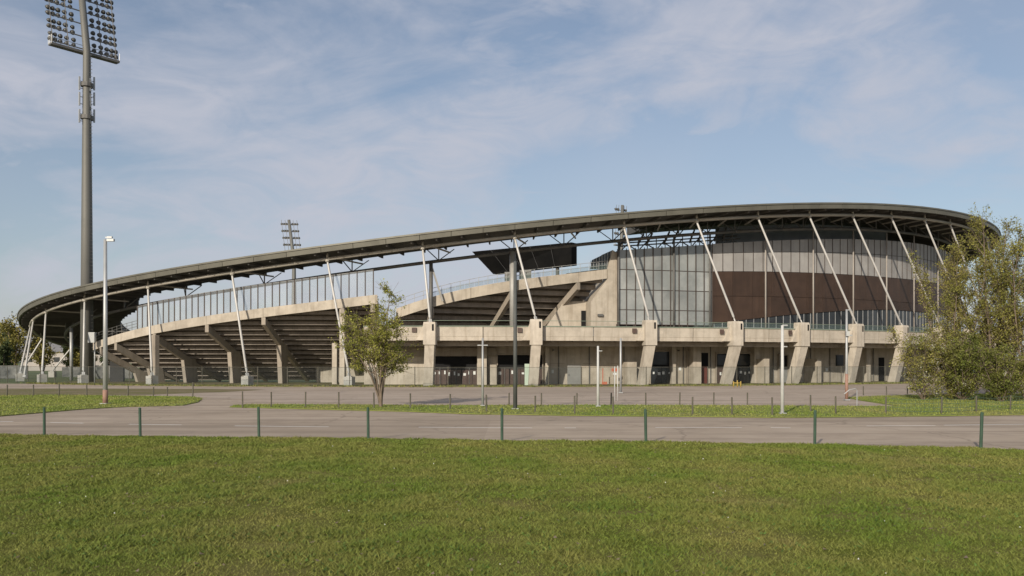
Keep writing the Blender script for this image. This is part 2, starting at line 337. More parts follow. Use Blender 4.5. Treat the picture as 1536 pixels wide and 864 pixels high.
wl_ = lawn_points(60000, 8, 24); kk = (wl_[1] + rng.normal(0, .35, len(wl_[1]))) > .45; o_ = blades('clover', wl_[0][kk] + np.array([0, 0, .012]), .035, .045, 'clover', None, 1.6); tag(o_, 'low broad-leaved clover and weeds growing through the foreground lawn', 'clover', kind='stuff')
lf = lawn_points(900, 8, 29)[0]; lf[:, 2] = .06; o_ = blades('fallen_leaves', lf, .02, .05, 'bark', None, 2.5); tag(o_, 'scattered brown dead leaves lying on the foreground lawn', 'leaves', kind='stuff')
ds = lawn_points(90, 9, 27)[0]; ds[:, 2] = .075; o_ = blades('daisies', ds, .022, .026, 'paper', None, .2); tag(o_, 'scattered tiny white daisies in the foreground lawn', 'daisies', kind='stuff')
def strip_blades(name, poly, n, h, w, material, label):
    xs = [p.x for p in poly]; ys = [p.y for p in poly]
    X = rng.uniform(min(xs), max(xs), n); Y = rng.uniform(min(ys), max(ys), n); ins = np.zeros(n, bool)
    j = len(poly) - 1
    for i in range(len(poly)):
        yi, yj, xi, xj = ys[i], ys[j], xs[i], xs[j]
        with np.errstate(divide='ignore', invalid='ignore'):
            ins ^= ((yi > Y) != (yj > Y)) & (X < (xj - xi) * (Y - yi) / (yj - yi + 1e-12) + xi)
        j = i
    ins &= np.abs(X) < Y * .66; X = X + rng.normal(0, .1, n); Y = Y + rng.normal(0, .14, n)
    o = blades(name, np.stack([X, Y, np.full(n, .05)], 1)[ins], h, w, material, None, .7); tag(o, label, 'grass', kind='stuff')
strip_blades('grass_blades', [GP(*p) for p in vedge + rl_top[::-1] + [(1290, 601)] + vfar], 120000, .07, .05, 'verge_blades', 'sunlit grass growing on the verge beyond the road')
strip_blades('grass_blades', [GP(*p) for p in lawn_l_near + lawn_l_far], 70000, .07, .05, 'verge_blades', 'sunlit grass of the lawn island under the tall lamp post')
n = 26000; tt = rng.uniform(TH(40, 6.3), TH(1400, 6.3), n) + 0; clump = (np.sin(tt * 310) + np.sin(tt * 523 + 1) + rng.normal(0, .9, n)) > .5; tt = tt[clump]
Pw = np.array([EP(t, 6.05 + random.gauss(0, .45), .02) for t in tt]); wd = blades('weeds', Pw, .22, .07, 'weeds', None, .5); tag(wd, 'yellowing weeds along the kerb in front of the stadium', 'weeds', kind='stuff')
kb = tag(sweep('kerb', TH(60, 6.5), TH(1480, 6.5), 90, lambda t: [(6.4, 0), (6.62, 0), (6.62, .06), (6.4, .06)], 'dirt'), None, kind='structure')
# ------------------------------------------------------------------ the stadium
stadium = empty('stadium', (CX, CY, 0)); tag(stadium, 'large concrete stadium under a sweeping tilted oval roof', 'stadium')
INV = Matrix.Translation((-CX, -CY, 0))
def S(o):
    """part of the stadium, built in world coordinates"""
    o.parent = stadium; o.matrix_parent_inverse = INV; return o
# roof: flat deck with a deep edge; ring beam, inner tube, ribs
TL, TR = -math.pi * 1.5, math.pi * .5
def smooth(a, b, x): t = min(max((x - a) / (b - a), 0), 1); return t * t * (3 - 2 * t)
tA, tB, tC, tD = TH(60), TH(175), TH(960), TH(1130)
def inner(t):
    w = 5.6 + 6.4 * (1 - smooth(tA, tB, t)) if t < tB else 5.6 + 24 * smooth(tC, tD, t)
    return -w if t > tA - .9 else -12
def roof_sec(t):
    z = roof_z(t); w = inner(t)
    return [(1.35, z - .55), (1.35, z - .12), (w, z + .25 - (w + 5.6) * .06), (w, z - .85 - (w + 5.6) * .06)]
rings = [[EP(t, o_, z_) for o_, z_ in roof_sec(t)] for t in lin(TL, TR, 241)[:-1]]
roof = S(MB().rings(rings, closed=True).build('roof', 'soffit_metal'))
joints = [TH(x) for x in (45, 69, 127, 222, 348, 491, 634, 772, 936, 1045, 1137, 1214, 1279, 1337, 1387, 1425, 1458)]
back = [joints[0] - .19 * k for k in range(5, 0, -1)]; right_back = [joints[-1] + .17 * k for k in range(1, 5)]
allj = back + joints + right_back
segs = [TL] + allj + [TL + 2 * math.pi]
for a, b_ in zip(segs, segs[1:]):
    n = max(3, int((b_ - a) / .025)); e = .0003
    k = max(1, int(round((b_ - a) * 75 / 3.4))) if b_ - a < .6 else 6
    for q in range(k):
        sweep('fascia', a + (b_ - a) * q / k + e, a + (b_ - a) * (q + 1) / k - e, 4 if k > 1 and b_ - a < .6 else 12, lambda t: [(1.40, roof_z(t) - .74), (1.55, roof_z(t) - .74), (1.62, roof_z(t) - .22), (1.40, roof_z(t) - .22)], 'fascia_metal', roof)
    o = sweep('roof_lip', a, b_, n, lambda t: [(1.0, roof_z(t) - .2), (1.72, roof_z(t) - .2), (1.72, roof_z(t) - .02), (1.0, roof_z(t) + .02)], 'fascia_metal', roof)
def ring_tube(name, off, dz, r, t0, t1, n, material, parent):
    rings = []
    for t in lin(t0, t1, n):
        c = EP(t, off, roof_z(t) + dz); nn = (EP(t, off + 1) - EP(t, off)).normalized()
        rings.append([c + nn * (r * math.cos(q)) + Vector((0, 0, r * math.sin(q))) for q in (2 * math.pi * k / 10 for k in range(10))])
    return MB().rings(rings).build(name, material, parent, True)
for a, b_ in zip(segs, segs[1:]):
    ring_tube('ring_beam', 0, -1.30, .19, a, b_, max(3, int((b_ - a) / .03)), 'beam_metal', roof)
    if b_ - a < .6: ring_tube('inner_tube', -4.5, -2.45, .2, a, b_, max(3, int((b_ - a) / .03)), 'dark_steel', roof)
tb_end = joints[0] - 1.0
for t in lin(back[0], right_back[-1], 110):          # radial roof beams
    w = max(inner(t), -14)
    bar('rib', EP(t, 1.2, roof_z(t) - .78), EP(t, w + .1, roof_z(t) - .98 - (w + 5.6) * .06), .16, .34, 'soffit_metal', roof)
for i, t in enumerate(allj):
    tube_obj('hanger', [EP(t, 0, roof_z(t) - 1.2), EP(t, 0, roof_z(t) - .62)], .13, 'beam_metal', roof, 8)
    tm = [t, (t + allj[i + 1]) / 2] if i + 1 < len(allj) and t > TH(700) else [t + .012]
    for q in tm:
        zt = roof_z(q)
        bar('bracket', EP(q, -4.5, zt - 2.4), EP(q + .022, -5.5, zt - .95), .08, .10, 'dark_steel', roof)
        bar('bracket', EP(q, -4.5, zt - 2.4), EP(q - .022, -5.5, zt - .95), .08, .10, 'dark_steel', roof)
        bar('bracket', EP(q, -4.5, zt - 2.4), EP(q, -4.5, zt - 1.0), .12, .12, 'dark_steel', roof)
        bar('bracket_arm', EP(q, -.1, zt - 1.32), EP(q + .018, -4.4, zt - 1.5), .13, .16, 'beam_metal', roof)
# struts and what carries them
def strut(b, t):
    b, t = Vector(b), Vector(t); d = (t - b).normalized(); L_ = (t - b).length
    o = S(tube_obj('strut', [b, b + d * .5, b + d * .6, t - d * .35, t], [.07, .07, .135, .12, .08], 'strut_paint', None, 10))
    bar('strut_shoe', b - d * .05, b + d * .32, .34, .12, 'strut_paint', o)
    MB().tube([t - d * .12, t + Vector((0, 0, .12))], .24, 8).build('strut_cap', 'beam_metal', o)
    return o
OB = 2.17
def footing(p, rz):
    o = MB(); o.box((p.x, p.y, .5), (.95, .95, 1.0), rz); o.box((p.x, p.y, 1.04), (.55, .55, .08), rz)
    return S(o.build('footing', 'footing_concrete'))
def top_of(t): return EP(t, 0, roof_z(t) - 1.48)
lefts = [(30, 45), (63, 69), (125, 127), (228, 222), (371, 348), (524, 491)]
for xb, xt in lefts:
    tb = TH(xb, OB); p = EP(tb, OB); footing(p, tb + math.pi / 2); strut((p.x, p.y, 1.08), top_of(TH(xt)))
for t in back + right_back:
    p = EP(t, OB + .6); footing(p, t + math.pi / 2); strut((p.x, p.y, 1.08), top_of(t - .01))
strut(PX(36, OB + .2, .6), top_of(TH(50)))
piers = [(643, 645, 634), (799.5, 804, 772), (964, 975, 936), (1089, 1104, 1045), (1189, 1204, 1137), (1274, 1286, 1214), (1341, 1354, 1279), (1404, 1412, 1337), (1446, 1456, 1387), (1478, 1489, 1425)]
ZD = 6.42; ZF = 4.92                           # parapet top and underside
for k, (xb, xj, xt) in enumerate(piers):
    tj = TH(xj, 2.9); tb = TH(xb, 1.6); rz = math.atan2((EP(tj, 5) - EP(tj, 0)).y, (EP(tj, 5) - EP(tj, 0)).x) + math.pi / 2
    pb = EP(tb, 1.5); pj = EP(tj, 2.75); zt = 7.22 if k else 6.9
    tx = Vector((math.cos(rz), math.sin(rz), 0)); nx = Vector((math.sin(rz), -math.cos(rz), 0))
    w0, w1, dd = .52, .58, .55
    def quad(c, w, d_, z): return [c + tx * (sx * w) + nx * (sy * d_) + Vector((0, 0, z)) for sx, sy in ((-1, -1), (1, -1), (1, 1), (-1, 1))]
    pil = S(MB().rings([quad(pb, w0, .5, 0), quad(pj, w0, .5, 4.45)]).build('pillar', 'concrete_pier'))
    bl = MB().rings([quad(pj, .66, .62, 4.45), quad(pj, .66, .62, 4.9), quad(pj, .66, .62, zt - .25), quad(pj + nx * -.04, .62, .58, zt)])
    bl.build('pillar_head', 'concrete_pier', pil)
    # concrete bracket pushed back under the deck, and the notch plate
    MB().rings([quad(pj - nx * 1.2, .2, .7, 4.35), quad(pj - nx * 1.2, .24, .8, 4.9)]).build('corbel', 'concrete_pier', pil)
    MB().rings([[pj + tx * x_ + nx * d_ + Vector((0, 0, z_)) for x_, z_ in ((-.62, 4.95), (-1.55, 4.95), (-1.2, 5.5), (-.62, 6.9))] for d_ in (-.35, .1)]).build('head_wing', 'concrete_pier', pil)
    MB().box(pj + nx * .63 + tx * .4 + Vector((0, 0, zt - .6)), (.2, .05, .7), rz).build('notch', 'opening', pil)
    MB().box(pj + nx * .02 - tx * 1.75 + Vector((0, 0, 6.05)), (.5, .1, .5), rz).build('recess_shade', 'gate_brown', pil)  # brown box before the parapet; its dark colour stands for a recess's shade
    strut(pj + Vector((0, 0, zt)), top_of(TH(xt)))
# deck with parapet
t0, t1 = TH(546, 2.3), TH(1505, 2.3)
deck = S(sweep('deck', t0, t1, 80, lambda t: [(2.2, 5.05), (2.2, 5.45), (-7, 5.45), (-7, 5.05)], 'concrete_raw'))
pj_ = [t0] + [TH(p[1], 2.75) for p in piers if p[1] < 1500] + [t1]
for a, b_ in zip(pj_, pj_[1:]):
    m_ = (a + b_) / 2; e = .0005
    for q0, q1 in ((a, m_), (m_, b_)):
        sweep('parapet_panel', q0 + e, q1 - e, 8, lambda t: [(2.22, ZF), (2.5, ZF), (2.5, ZF + .42), (2.53, ZF + .44), (2.53, ZD), (2.22, ZD)], 'concrete', deck)
    sweep('coping', a, b_, 10, lambda t: [(2.15, ZD), (2.6, ZD), (2.6, ZD + .1), (2.15, ZD + .1)], 'coping', deck)
    sweep('soffit_beam', a, b_, 10, lambda t: [(.3, 4.35), (.9, 4.35), (.9, 5.05), (.3, 5.05)], 'concrete_raw', deck)
for t in lin(TH(640, -3), TH(1480, -3), 46):
    bar('deck_rib', EP(t, 2.1, 4.93), EP(t, -3.18, 4.93), .3, .24, 'concrete_raw', deck)
# hand rail along the deck behind the parapet, glazed from pillar 3 on
tg0 = TH(1040, 2.0); pts = lin(tg0, t1, 60)
for a, b_ in zip(pts, pts[1:]): pane('rail_glass', a, b_, 2.05, 5.5, 7.05, .02, 'clear_rail', deck, .03)
tube_obj('hand_rail', [EP(t, 2.05, 7.1) for t in lin(TH(560, 2.05), t1, 70)], .03, 'coping', deck, 6)
# wall below the deck
t0, t1 = TH(546, -3.2), TH(1490, -3.2)
gw = S(sweep('ground_wall', t0, t1, 80, lambda t: [(-3.7, 0), (-3.2, 0), (-3.2, 5.04), (-3.7, 5.04)], 'concrete'))
def wall_box(name, x0, x1, y0, y1, off, thick, material, parent, zb=None, zt=None, gap=0.0):
    a, b_ = TH(x0, off), TH(x1, off); D = EP((a + b_) / 2, off).y
    return pane(name, a, b_, off, ZP(y1, D) if zb is None else zb, ZP(y0, D) if zt is None else zt, thick, material, parent, gap)
W = -3.2
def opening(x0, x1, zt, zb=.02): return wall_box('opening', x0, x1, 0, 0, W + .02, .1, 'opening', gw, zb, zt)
def gate(x0, x1, n, zt, material='gate_brown', notes=True, seed=0):
    r = random.Random(seed + x0)
    for i in range(n):
        xa, xb = x0 + (x1 - x0) * i / n, x0 + (x1 - x0) * (i + 1) / n
        o = wall_box('gate_leaf', xa, xb, 0, 0, W + .14, .08, material, gw, .05, zt, .02)
        if notes and r.random() < .85:
            xm = (xa + xb) / 2 + r.uniform(-1, 1); hw = r.uniform(1.0, 2.0); z = r.uniform(1.0, 1.25)
            wall_box('notice', xm - hw, xm + hw, 0, 0, W + .21, .02, 'paper', o, z, z + r.uniform(.2, .42))
opening(648, 716, 3.25); gate(648, 692, 6, 1.72); gate(693, 716, 3, 1.72)
opening(746, 814, 3.4); gate(746, 764, 2, 1.85); gate(765, 788, 3, 1.85); gate(799, 815, 2, 1.85)
wall_box('beam', 600, 745, 0, 0, W + .3, .5, 'concrete_raw', gw, 3.3, 4.2)
door = wall_box('door', 851, 871, 0, 0, W + .05, .12, 'door_grey', gw, .03, 2.2); wall_box('door_handle', 853, 854, 0, 0, W + .13, .06, 'dark_steel', door, 1.0, 1.2)
wall_box('door', 975, 1007, 0, 0, W + .03, .12, 'dark_glass', gw, 2.3, 3.8); opening(975, 1008, 2.3)
gate(976, 1008, 4, 2.1, 'dark_glass')
opening(1031, 1043, 3.7); gate(1031, 1043, 1, 2.0); opening(1052, 1062, 3.7); wall_box('door', 1053, 1061, 0, 0, W + .1, .1, 'door_red', gw, .03, 2.1)
opening(1074, 1132, 3.6); gate(1074, 1088, 1, 2.0); gate(1108, 1132, 4, 2.0, 'dark_glass'); wall_box('transom_window', 1076, 1131, 0, 0, W + .12, .06, 'dark_glass', gw, 2.2, 3.5)
opening(1168, 1182, 3.4); gate(1168, 1182, 2, 2.0, 'door_grey', False)
wd_ = wall_box('window', 1254, 1265, 0, 0, W + .05, .12, 'dark_glass', gw, 2.1, 3.5)
opening(1296, 1302, 3.9); opening(1318, 1326, 3.2)
for x0, x1, zt, pr in ((716, 730, 5.0, 1.5), (735, 745, 2.3, 1.2), (818, 824, 4.4, .8), (941, 955, 2.6, 2.4), (1008, 1014, 4.6, .8), (1040, 1052, 4.9, 1.4), (1132, 1140, 4.6, 1.0), (1146, 1154, 3.0, 2.4), (1226, 1232, 3.0, 2.2), (1300, 1306, 4.8, 1.8)):
    a, b_ = TH(x0, W + pr), TH(x1, W + pr)
    sweep('wall_fin', a, b_, 3, lambda t: [(W - .05, .01), (W + pr, .01), (W + pr, zt), (W - .05, zt)], 'concrete', gw)
for x, zt in ((731, 4.9), (838, 4.9), (884, 4.9), (936, 4.9), (1025, 4.9), (1066, 4.9), (1160, 4.9), (1216, 4.9), (1245, 4.9), (1310, 4.9)):
    t = TH(x, W + .12); tube_obj('downpipe', [EP(t, W + .12, .05), EP(t, W + .12, zt)], .06, 'dark_steel', gw, 6)
for x0, x1, zt in ((648, 716, 3.25), (746, 814, 3.4), (975, 1008, 3.8), (1031, 1043, 3.7), (1074, 1132, 3.6), (1168, 1182, 3.4)):
    for x in (x0, x1): wall_box('door_frame', x - .6, x + .6, 0, 0, W + .2, .3, 'concrete_raw', gw, .02, zt + .1)
    wall_box('door_frame', x0 - .6, x1 + .6, 0, 0, W + .2, .3, 'concrete_raw', gw, zt + .02, zt + .2)
for x in (660, 672, 684, 704, 757, 776, 806): tube_obj('gate_rail', [PX(x, W + .25, .05), PX(x, W + .25, 1.95)], .04, 'dark_steel', gw, 6)
for x0, x1 in ((648, 716), (746, 814)): tube_obj('gate_rail', [EP(t, W + .25, 1.9) for t in lin(TH(x0, W), TH(x1, W), 8)], .04, 'dark_steel', gw, 6)
for x, z, w_ in ((829, 1.3, 1.6), (1020, 1.6, 1.8), (1142, 1.5, 1.5), (1208, 1.6, 2), (1240, 1.4, 1.6)): wall_box('notice', x - w_, x + w_, 0, 0, W + .03, .05, 'paper', gw, z, z + .4)
for x in (722, 830, 900, 1018, 1100, 1205, 1290): wall_box('wall_light', x - 1.2, x + 1.2, 0, 0, W + .1, .2, 'dark_steel', gw, 3.9, 4.05)
for x0, x1, z0_, z1_ in ((820, 848, 2.4, 2.46), (874, 934, 2.4, 2.46), (1184, 1252, 2.4, 2.46), (1266, 1294, 2.4, 2.46), (820, 960, 4.0, 4.05)): wall_box('joint_strip', x0, x1, 0, 0, W + .005, .03, 'concrete_raw', gw, z0_, z1_)
pg = wall_box('board', 787, 795, 0, 0, 1.0, .1, 'pale_green', gw, .05, 2.4)
# ------------------------------------------------------------------ grandstands
CI = Vector((-22, 150, 0))
def grandstand(x0, x1, off, top, bot, marks, steps, slope, zmin, rakers, raker_len, mat_step='concrete_step'):
    ta, tb = TH(x0, off), TH(x1, off)
    def inw(t, s, z): p = EP(t, off); d = (CI - p); d.z = 0; d.normalize(); q = p + d * s; return Vector((q.x, q.y, z))
    tm = [TH(x, off) for x in marks]
    base = None
    for a, b_ in zip(tm, tm[1:]):
        e = .00015
        o = sweep('rim_panel', a + e, b_ - e, 7, lambda t: [(off - .28, bot(t)), (off, bot(t)), (off, top(t)), (off - .28, top(t))], 'concrete', None)
        if base is None: base = S(o); base.name = 'grandstand'
        else: o.parent = base; o.matrix_parent_inverse = base.matrix_world.inverted()
    h = steps; k = 0; zmax = max(bot(ta), bot(tb), bot((ta + tb) / 2))
    z = zmin
    while z < zmax:
        ts = [t for t in lin(ta, tb, 90) if bot(t) + .1 > z]
        if len(ts) > 3:
            rg = []
            for t in ts:
                zb = bot(t) + .1; s0 = max((zb - z) / slope, 0); s1 = max((zb - z - h) / slope, 0)
                z1 = min(z + h, zb)
                rg.append([inw(t, s0 + .7, z - .02), inw(t, s0 + .7, z1), inw(t, s1 + .10, z1), inw(t, s1 + .10, z1 - .05), inw(t, s0 + .6, z1 - .05), inw(t, s0 + .6, min(z + .62 * h, z1 - .06)), inw(t, s0 + .14, min(z + .62 * h, z1 - .06)), inw(t, s0 + .14, z)])
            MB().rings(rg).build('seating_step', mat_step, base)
        z += h; k += 1
    for xr in rakers:
        t = TH(xr, off); zb = bot(t) - .02; d = (CI - EP(t, off)); d.z = 0; d.normalize(); sx = Vector((-d.y, d.x, 0)) * .24
        L_ = min(raker_len, max(zb - .25, .5) / slope); m_ = min(4.6, L_ * .6)
        prof = [(.02, zb), (.02, zb - .85), (m_, zb - .85 - m_ * slope * .98), (L_, zb - .9 - L_ * slope), (L_, zb - L_ * slope)]
        prof = [(s, max(z_, .03)) for s, z_ in prof]
        MB().rings([[inw(t, s, z_) + sx * q for s, z_ in prof] for q in (-1, 1)]).build('raker', 'concrete_raw', base)
    return base, inw, ta, tb
topL = Curve([(140, 514.4), (173, 503), (180, 499.7), (222, 490), (277, 479), (300, 475.6), (377, 464.3), (440, 456.9), (514, 447), (562, 442.6)], -1, 3)
botL = Curve([(140, 525.5), (172, 515), (191, 508), (223, 502.6), (231, 500.4), (300, 489.4), (309, 487), (378.6, 477.5), (440, 469.8), (562, 456)], -1, 3)
gs, inw, ta, tb = grandstand(141, 563, -1, topL, botL, (141, 173, 231, 310, 395, 514, 563), .56, .52, .25, (150, 173, 231, 310, 395, 514, 559), 14)
for xr in (150, 173, 231, 310, 395):           # columns under the rakers
    t = TH(xr, -1); zb = botL(t); s = min(4.6, max(zb - .25, .5) / .52 * .6); zc = zb - .75 - s * .52
    if zc > .8:
        d = (CI - EP(t, -1)); d.z = 0; d.normalize(); sx = Vector((-d.y, d.x, 0)) * .27
        MB().rings([[inw(t, s_, z_) + sx * q for s_, z_ in ((s - .15, zc + .3), (s + .35, .02), (s + 2.3, .02), (s + 1.9, zc + .1))] for q in (-1, 1)]).build('column', 'concrete_raw', gs)
t = TH(512, -1); MB().box(EP(t, -1.4, botL(t) / 2), (.5, .6, botL(t) - .05), t).build('column', 'concrete', gs)
t = TH(503, -4); MB().box(EP(t, -4, 2.4), (.5, .6, 4.8), t).build('column', 'concrete', gs)
t = TH(229, -.2); MB().box(EP(t, -.55, 2.9), (.55, .75, 5.8), t).build('column', 'concrete_raw', gs)
def lw_(t): return (botL(t) - 1.65) / .52
rg = [[inw(t, lw_(t) + .1, 0), inw(t, lw_(t) - .15, 0), inw(t, lw_(t) - .15, 1.9), inw(t, lw_(t) + .1, 1.9)] for t in lin(TH(426, -1), tb, 20)]
MB().rings(rg).build('lower_wall', 'concrete', gs)
# end walls where the rim turns inwards
e0 = [inw(ta, s, 0) for s in (0, 2.5, 6)]
MB().rings([[inw(ta - .0 + 0, s, topL(ta) - .25 * s) , inw(ta, s, botL(ta) - .28 * s), inw(ta - .004, s, botL(ta) - .28 * s), inw(ta - .004, s, topL(ta) - .25 * s)] for s in (.02, 3, 7)]).build('rim_end', 'concrete', gs)
MB().rings([[inw(tb, s, topL(tb)), inw(tb, s, max(botL(tb) - .52 * s, .1)), inw(tb + .003, s, max(botL(tb) - .52 * s, .1)), inw(tb + .003, s, topL(tb) - .52 * s)] for s in (.02, 4, 9, 14)]).build('end_wall', 'concrete_raw', gs)
# glazed windbreak on the left rim
gtop = Curve([(206, 460), (274, 445.6), (333, 435), (380, 428), (420, 423.5), (476, 416), (559, 405)], -1.1, 3)
xs = lin(TH(206, -1.1), TH(560, -1.1), 36)
for i, (a, b_) in enumerate(zip(xs, xs[1:])):
    o = pane('glass_pane', a, b_, -1.12, lambda t: topL(t) + .06, gtop, .03, 'windbreak', gs, .06)
for t in xs: 
    bar('mullion', EP(t, -1.12, topL(t) - .1), EP(t, -1.12, gtop(t) + .05), .10, .14, 'mullion', gs)
tube_obj('top_rail', [EP(t, -1.12, gtop(t) + .02) for t in lin(xs[0], xs[-1], 40)], .035, 'galvanised', gs, 6)
# railing left of the windbreak
for j in range(3): tube_obj('rail', [EP(t, -1.1, topL(t) + .35 * (j + 1)) for t in lin(ta, xs[0], 14)], .025, 'dark_steel', gs, 6)
for t in lin(ta, xs[0], 10): tube_obj('rail_post', [EP(t, -1.1, topL(t)), EP(t, -1.1, topL(t) + 1.1)], .03, 'dark_steel', gs, 6)
# upper stand on the deck
O2 = -5.2
topR = Curve([(594, 464), (620, 453), (649, 444), (700, 433), (766, 422.6), (868.5, 407), (911, 404.6)], O2, 3)
botR = Curve([(594, 478), (614, 471), (649, 460), (700, 448.7), (765, 437), (868.5, 422.8), (911, 417.8)], O2, 3)
gs2, inw2, ta2, tb2 = grandstand(594, 911, O2, topR, botR, (594, 648, 706, 765, 820, 868, 911), .74, .62, 5.5, (648, 768, 868), 16)
for j in range(2): tube_obj('rail', [EP(t, O2 - .1, topR(t) + .5 * (j + 1)) for t in lin(ta2, tb2, 24)], .028, 'galvanised', gs2, 6)
for t in lin(ta2, tb2, 24): tube_obj('rail_post', [EP(t, O2 - .1, topR(t)), EP(t, O2 - .1, topR(t) + 1.02)], .026, 'galvanised', gs2, 6)
xs = lin(TH(640, O2 - .1), tb2, 20)
for a, b_ in zip(xs, xs[1:]): pane('rail_panel', a, b_, O2 - .12, lambda t: topR(t) + .05, lambda t: topR(t) + .62, .02, 'clear_rail', gs2, .03)
for j, (xa, xb) in enumerate(((757, 766), (779, 797))): wall_box('sign_panel', xa, xb, 0, 0, O2 - .5, .06, 'door_grey', gs2, topR(TH(xa, O2)) + .1, topR(TH(xa, O2)) + 1.2)
rg = [[inw2(t, -.1, topR(t) - .7 * 0), inw2(t, .5, topR(t)), inw2(t, .5, 5.5), inw2(t, -.1, 5.5)] for t in (ta2 - .012, ta2 - .002)]
# concrete block closing the upper stand, with its door
def wpoly(name, pts, off, depth, material, parent):
    """polygon in photo pixels standing on the ellipse at an offset, extruded inwards"""
    P = []
    for x, y in pts: t = TH(x, off); p = EP(t, off); P.append((t, ZP(y, p.y)))
    rg = [[EP(t, off - d, z) for t, z in P] for d in (0, depth)]
    return MB().rings(rg).build(name, material, parent)
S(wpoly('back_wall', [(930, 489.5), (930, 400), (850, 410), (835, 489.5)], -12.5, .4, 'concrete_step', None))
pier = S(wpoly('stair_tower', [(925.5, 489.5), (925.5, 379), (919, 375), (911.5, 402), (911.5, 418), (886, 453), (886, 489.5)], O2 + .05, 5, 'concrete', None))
wpoly('tower_wall', [(886, 489.5), (886, 452), (846, 452), (820, 489.5)], O2 - 2.6, 1.0, 'concrete', pier)
wpoly('door', [(884, 489.5), (884, 466), (872, 466), (872, 489.5)], O2 - 2.5, .1, 'opening', pier)
wpoly('guard_panel', [(911, 403), (917, 376), (888, 390), (885, 404)], O2 - .35, .05, 'dark_glass', pier)
for k in range(8): x = 886 + k * 4.2; wpoly('guard_post', [(x, 404), (x + .7, 404), (x + .7, 390 - (x - 888) * .49), (x, 390 - (x - 888) * .49)], O2 - .28, .05, 'galvanised', pier)
lamp_ = wpoly('wall_lamp', [(897, 471), (905, 471), (905, 474.5), (897, 474.5)], O2 + .3, .4, 'dark_steel', pier)
# ------------------------------------------------------------------ facade
FO = -5.0
zg_top = Curve([(925, 375), (972, 371.8), (1065, 367), (1135, 361), (1180, 360.5), (1277, 359), (1374, 365), (1423, 375)], FO, 4)
zp_bot = Curve([(1067, 407), (1130, 407), (1200, 408.8), (1277, 411.5), (1340, 417), (1399, 423)], FO, 3)
zb_bot = Curve([(1067, 486), (1111, 480), (1180, 472), (1228, 468.6), (1277, 466.2), (1350, 464.5)], FO, 2)
z0g = ZP(487.5, PX(1000, FO).y)
tend = TH(1440, FO) + .35; tglass, tbrown = TH(926, FO), TH(1068, FO)
def cl(f, hi): return lambda t: f(min(t, TH(hi, FO)))
zgt, zpb, zbb = cl(zg_top, 1385), cl(zp_bot, 1385), cl(zb_bot, 1340)
fac = S(sweep('facade', tglass, tend, 90, lambda t: [(FO - .6, 5.46), (FO - .35, 5.46), (FO - .35, zgt(t) - .1), (FO - .6, zgt(t) - .1)], 'interior'))
xs = lin(tglass, tbrown, 12); zr = [z0g, ZP(465, 104), ZP(435, 104), ZP(405, 104)]
for a, b_ in zip(xs, xs[1:]):
    for j in range(4):
        zt = zr[j + 1] - .04 if j < 3 else (lambda t: zgt(t) - .05)
        pane('glass_pane', a, b_, FO, zr[j] + .04, zt, .05, 'frosted', fac, .05)
for t in xs: bar('mullion', EP(t, FO + .06, z0g - .2), EP(t, FO + .06, zgt(t) + .1), .09, .14, 'mullion', fac)
for z in zr: tube_obj('transom', [EP(t, FO + .03, z) for t in lin(tglass, tbrown, 14)], .05, 'mullion', fac, 6)
for t in lin(tglass, tbrown, 7): bar('bracket', EP(t, FO, z0g - .05), EP(t, FO - .4, z0g - .5), .2, .3, 'mullion', fac)
xs = lin(tbrown, tend, 66)
zmid = lambda t: (zgt(t) + zpb(t)) / 2 + .5
for a, b_ in zip(xs, xs[1:]):
    pane('cladding_panel', a, b_, FO, zpb, lambda t: zmid(t) - .03, .06, 'pale_panel', fac, .035)
    pane('cladding_panel', a, b_, FO, lambda t: zmid(t) + .03, zgt, .06, 'pale_panel', fac, .035)
for t in xs: bar('mullion', EP(t, FO + .05, zpb(t)), EP(t, FO + .05, zgt(t)), .07, .07, 'mullion', fac)
xs = lin(tbrown, tend, 34); zbm = lambda t: (zpb(t) * .55 + 7.0 * .45)
for a, b_ in zip(xs, xs[1:]):
    pane('brown_panel', a, b_, FO - .05, lambda t: zbm(t) + .02, lambda t: zpb(t) - .03, .06, 'brown_panel', fac, .012)
    pane('brown_panel', a, b_, FO - .05, zbb, lambda t: zbm(t) - .02, .06, 'brown_panel', fac, .012)
xs = lin(TH(1072, FO), tend, 84)
for i, (a, b_) in enumerate(zip(xs, xs[1:])):
    pane('window_pane', a, b_, FO - .2, 5.5, lambda t: zbb(t) - .04, .04, 'dark_glass', fac, .04)
    bar('mullion', EP(a, FO - .15, 5.5), EP(a, FO - .15, zbb(a)), .06, .08, 'galvanised', fac)
tube_obj('transom', [EP(t, FO - .14, 6.9) for t in lin(TH(1072, FO), tend, 50)], .04, 'galvanised', fac, 6)
S(sweep('interior_wall', TH(1075, -9), TH(1330, -9), 24, lambda t: [(-9.3, 9), (-9, 9), (-9, roof_z(t) - 1.3), (-9.3, roof_z(t) - 1.3)], 'interior_blue'))
S(sweep('interior_wall', TH(1330, -12) , tend, 24, lambda t: [(-12.3, 9), (-12, 9), (-12, roof_z(t) - 1.3), (-12.3, roof_z(t) - 1.3)], 'interior'))
lt = lin(TH(930, -6.2), TH(1110, -6.2), 15)
for j, (o_, dz) in enumerate(((-6.2, .55), (-6.9, 1.0))):
    S(tube_obj('truss_chord', [EP(t, o_, zgt(t) + dz) for t in lt], .09, 'dark_steel', None, 6))
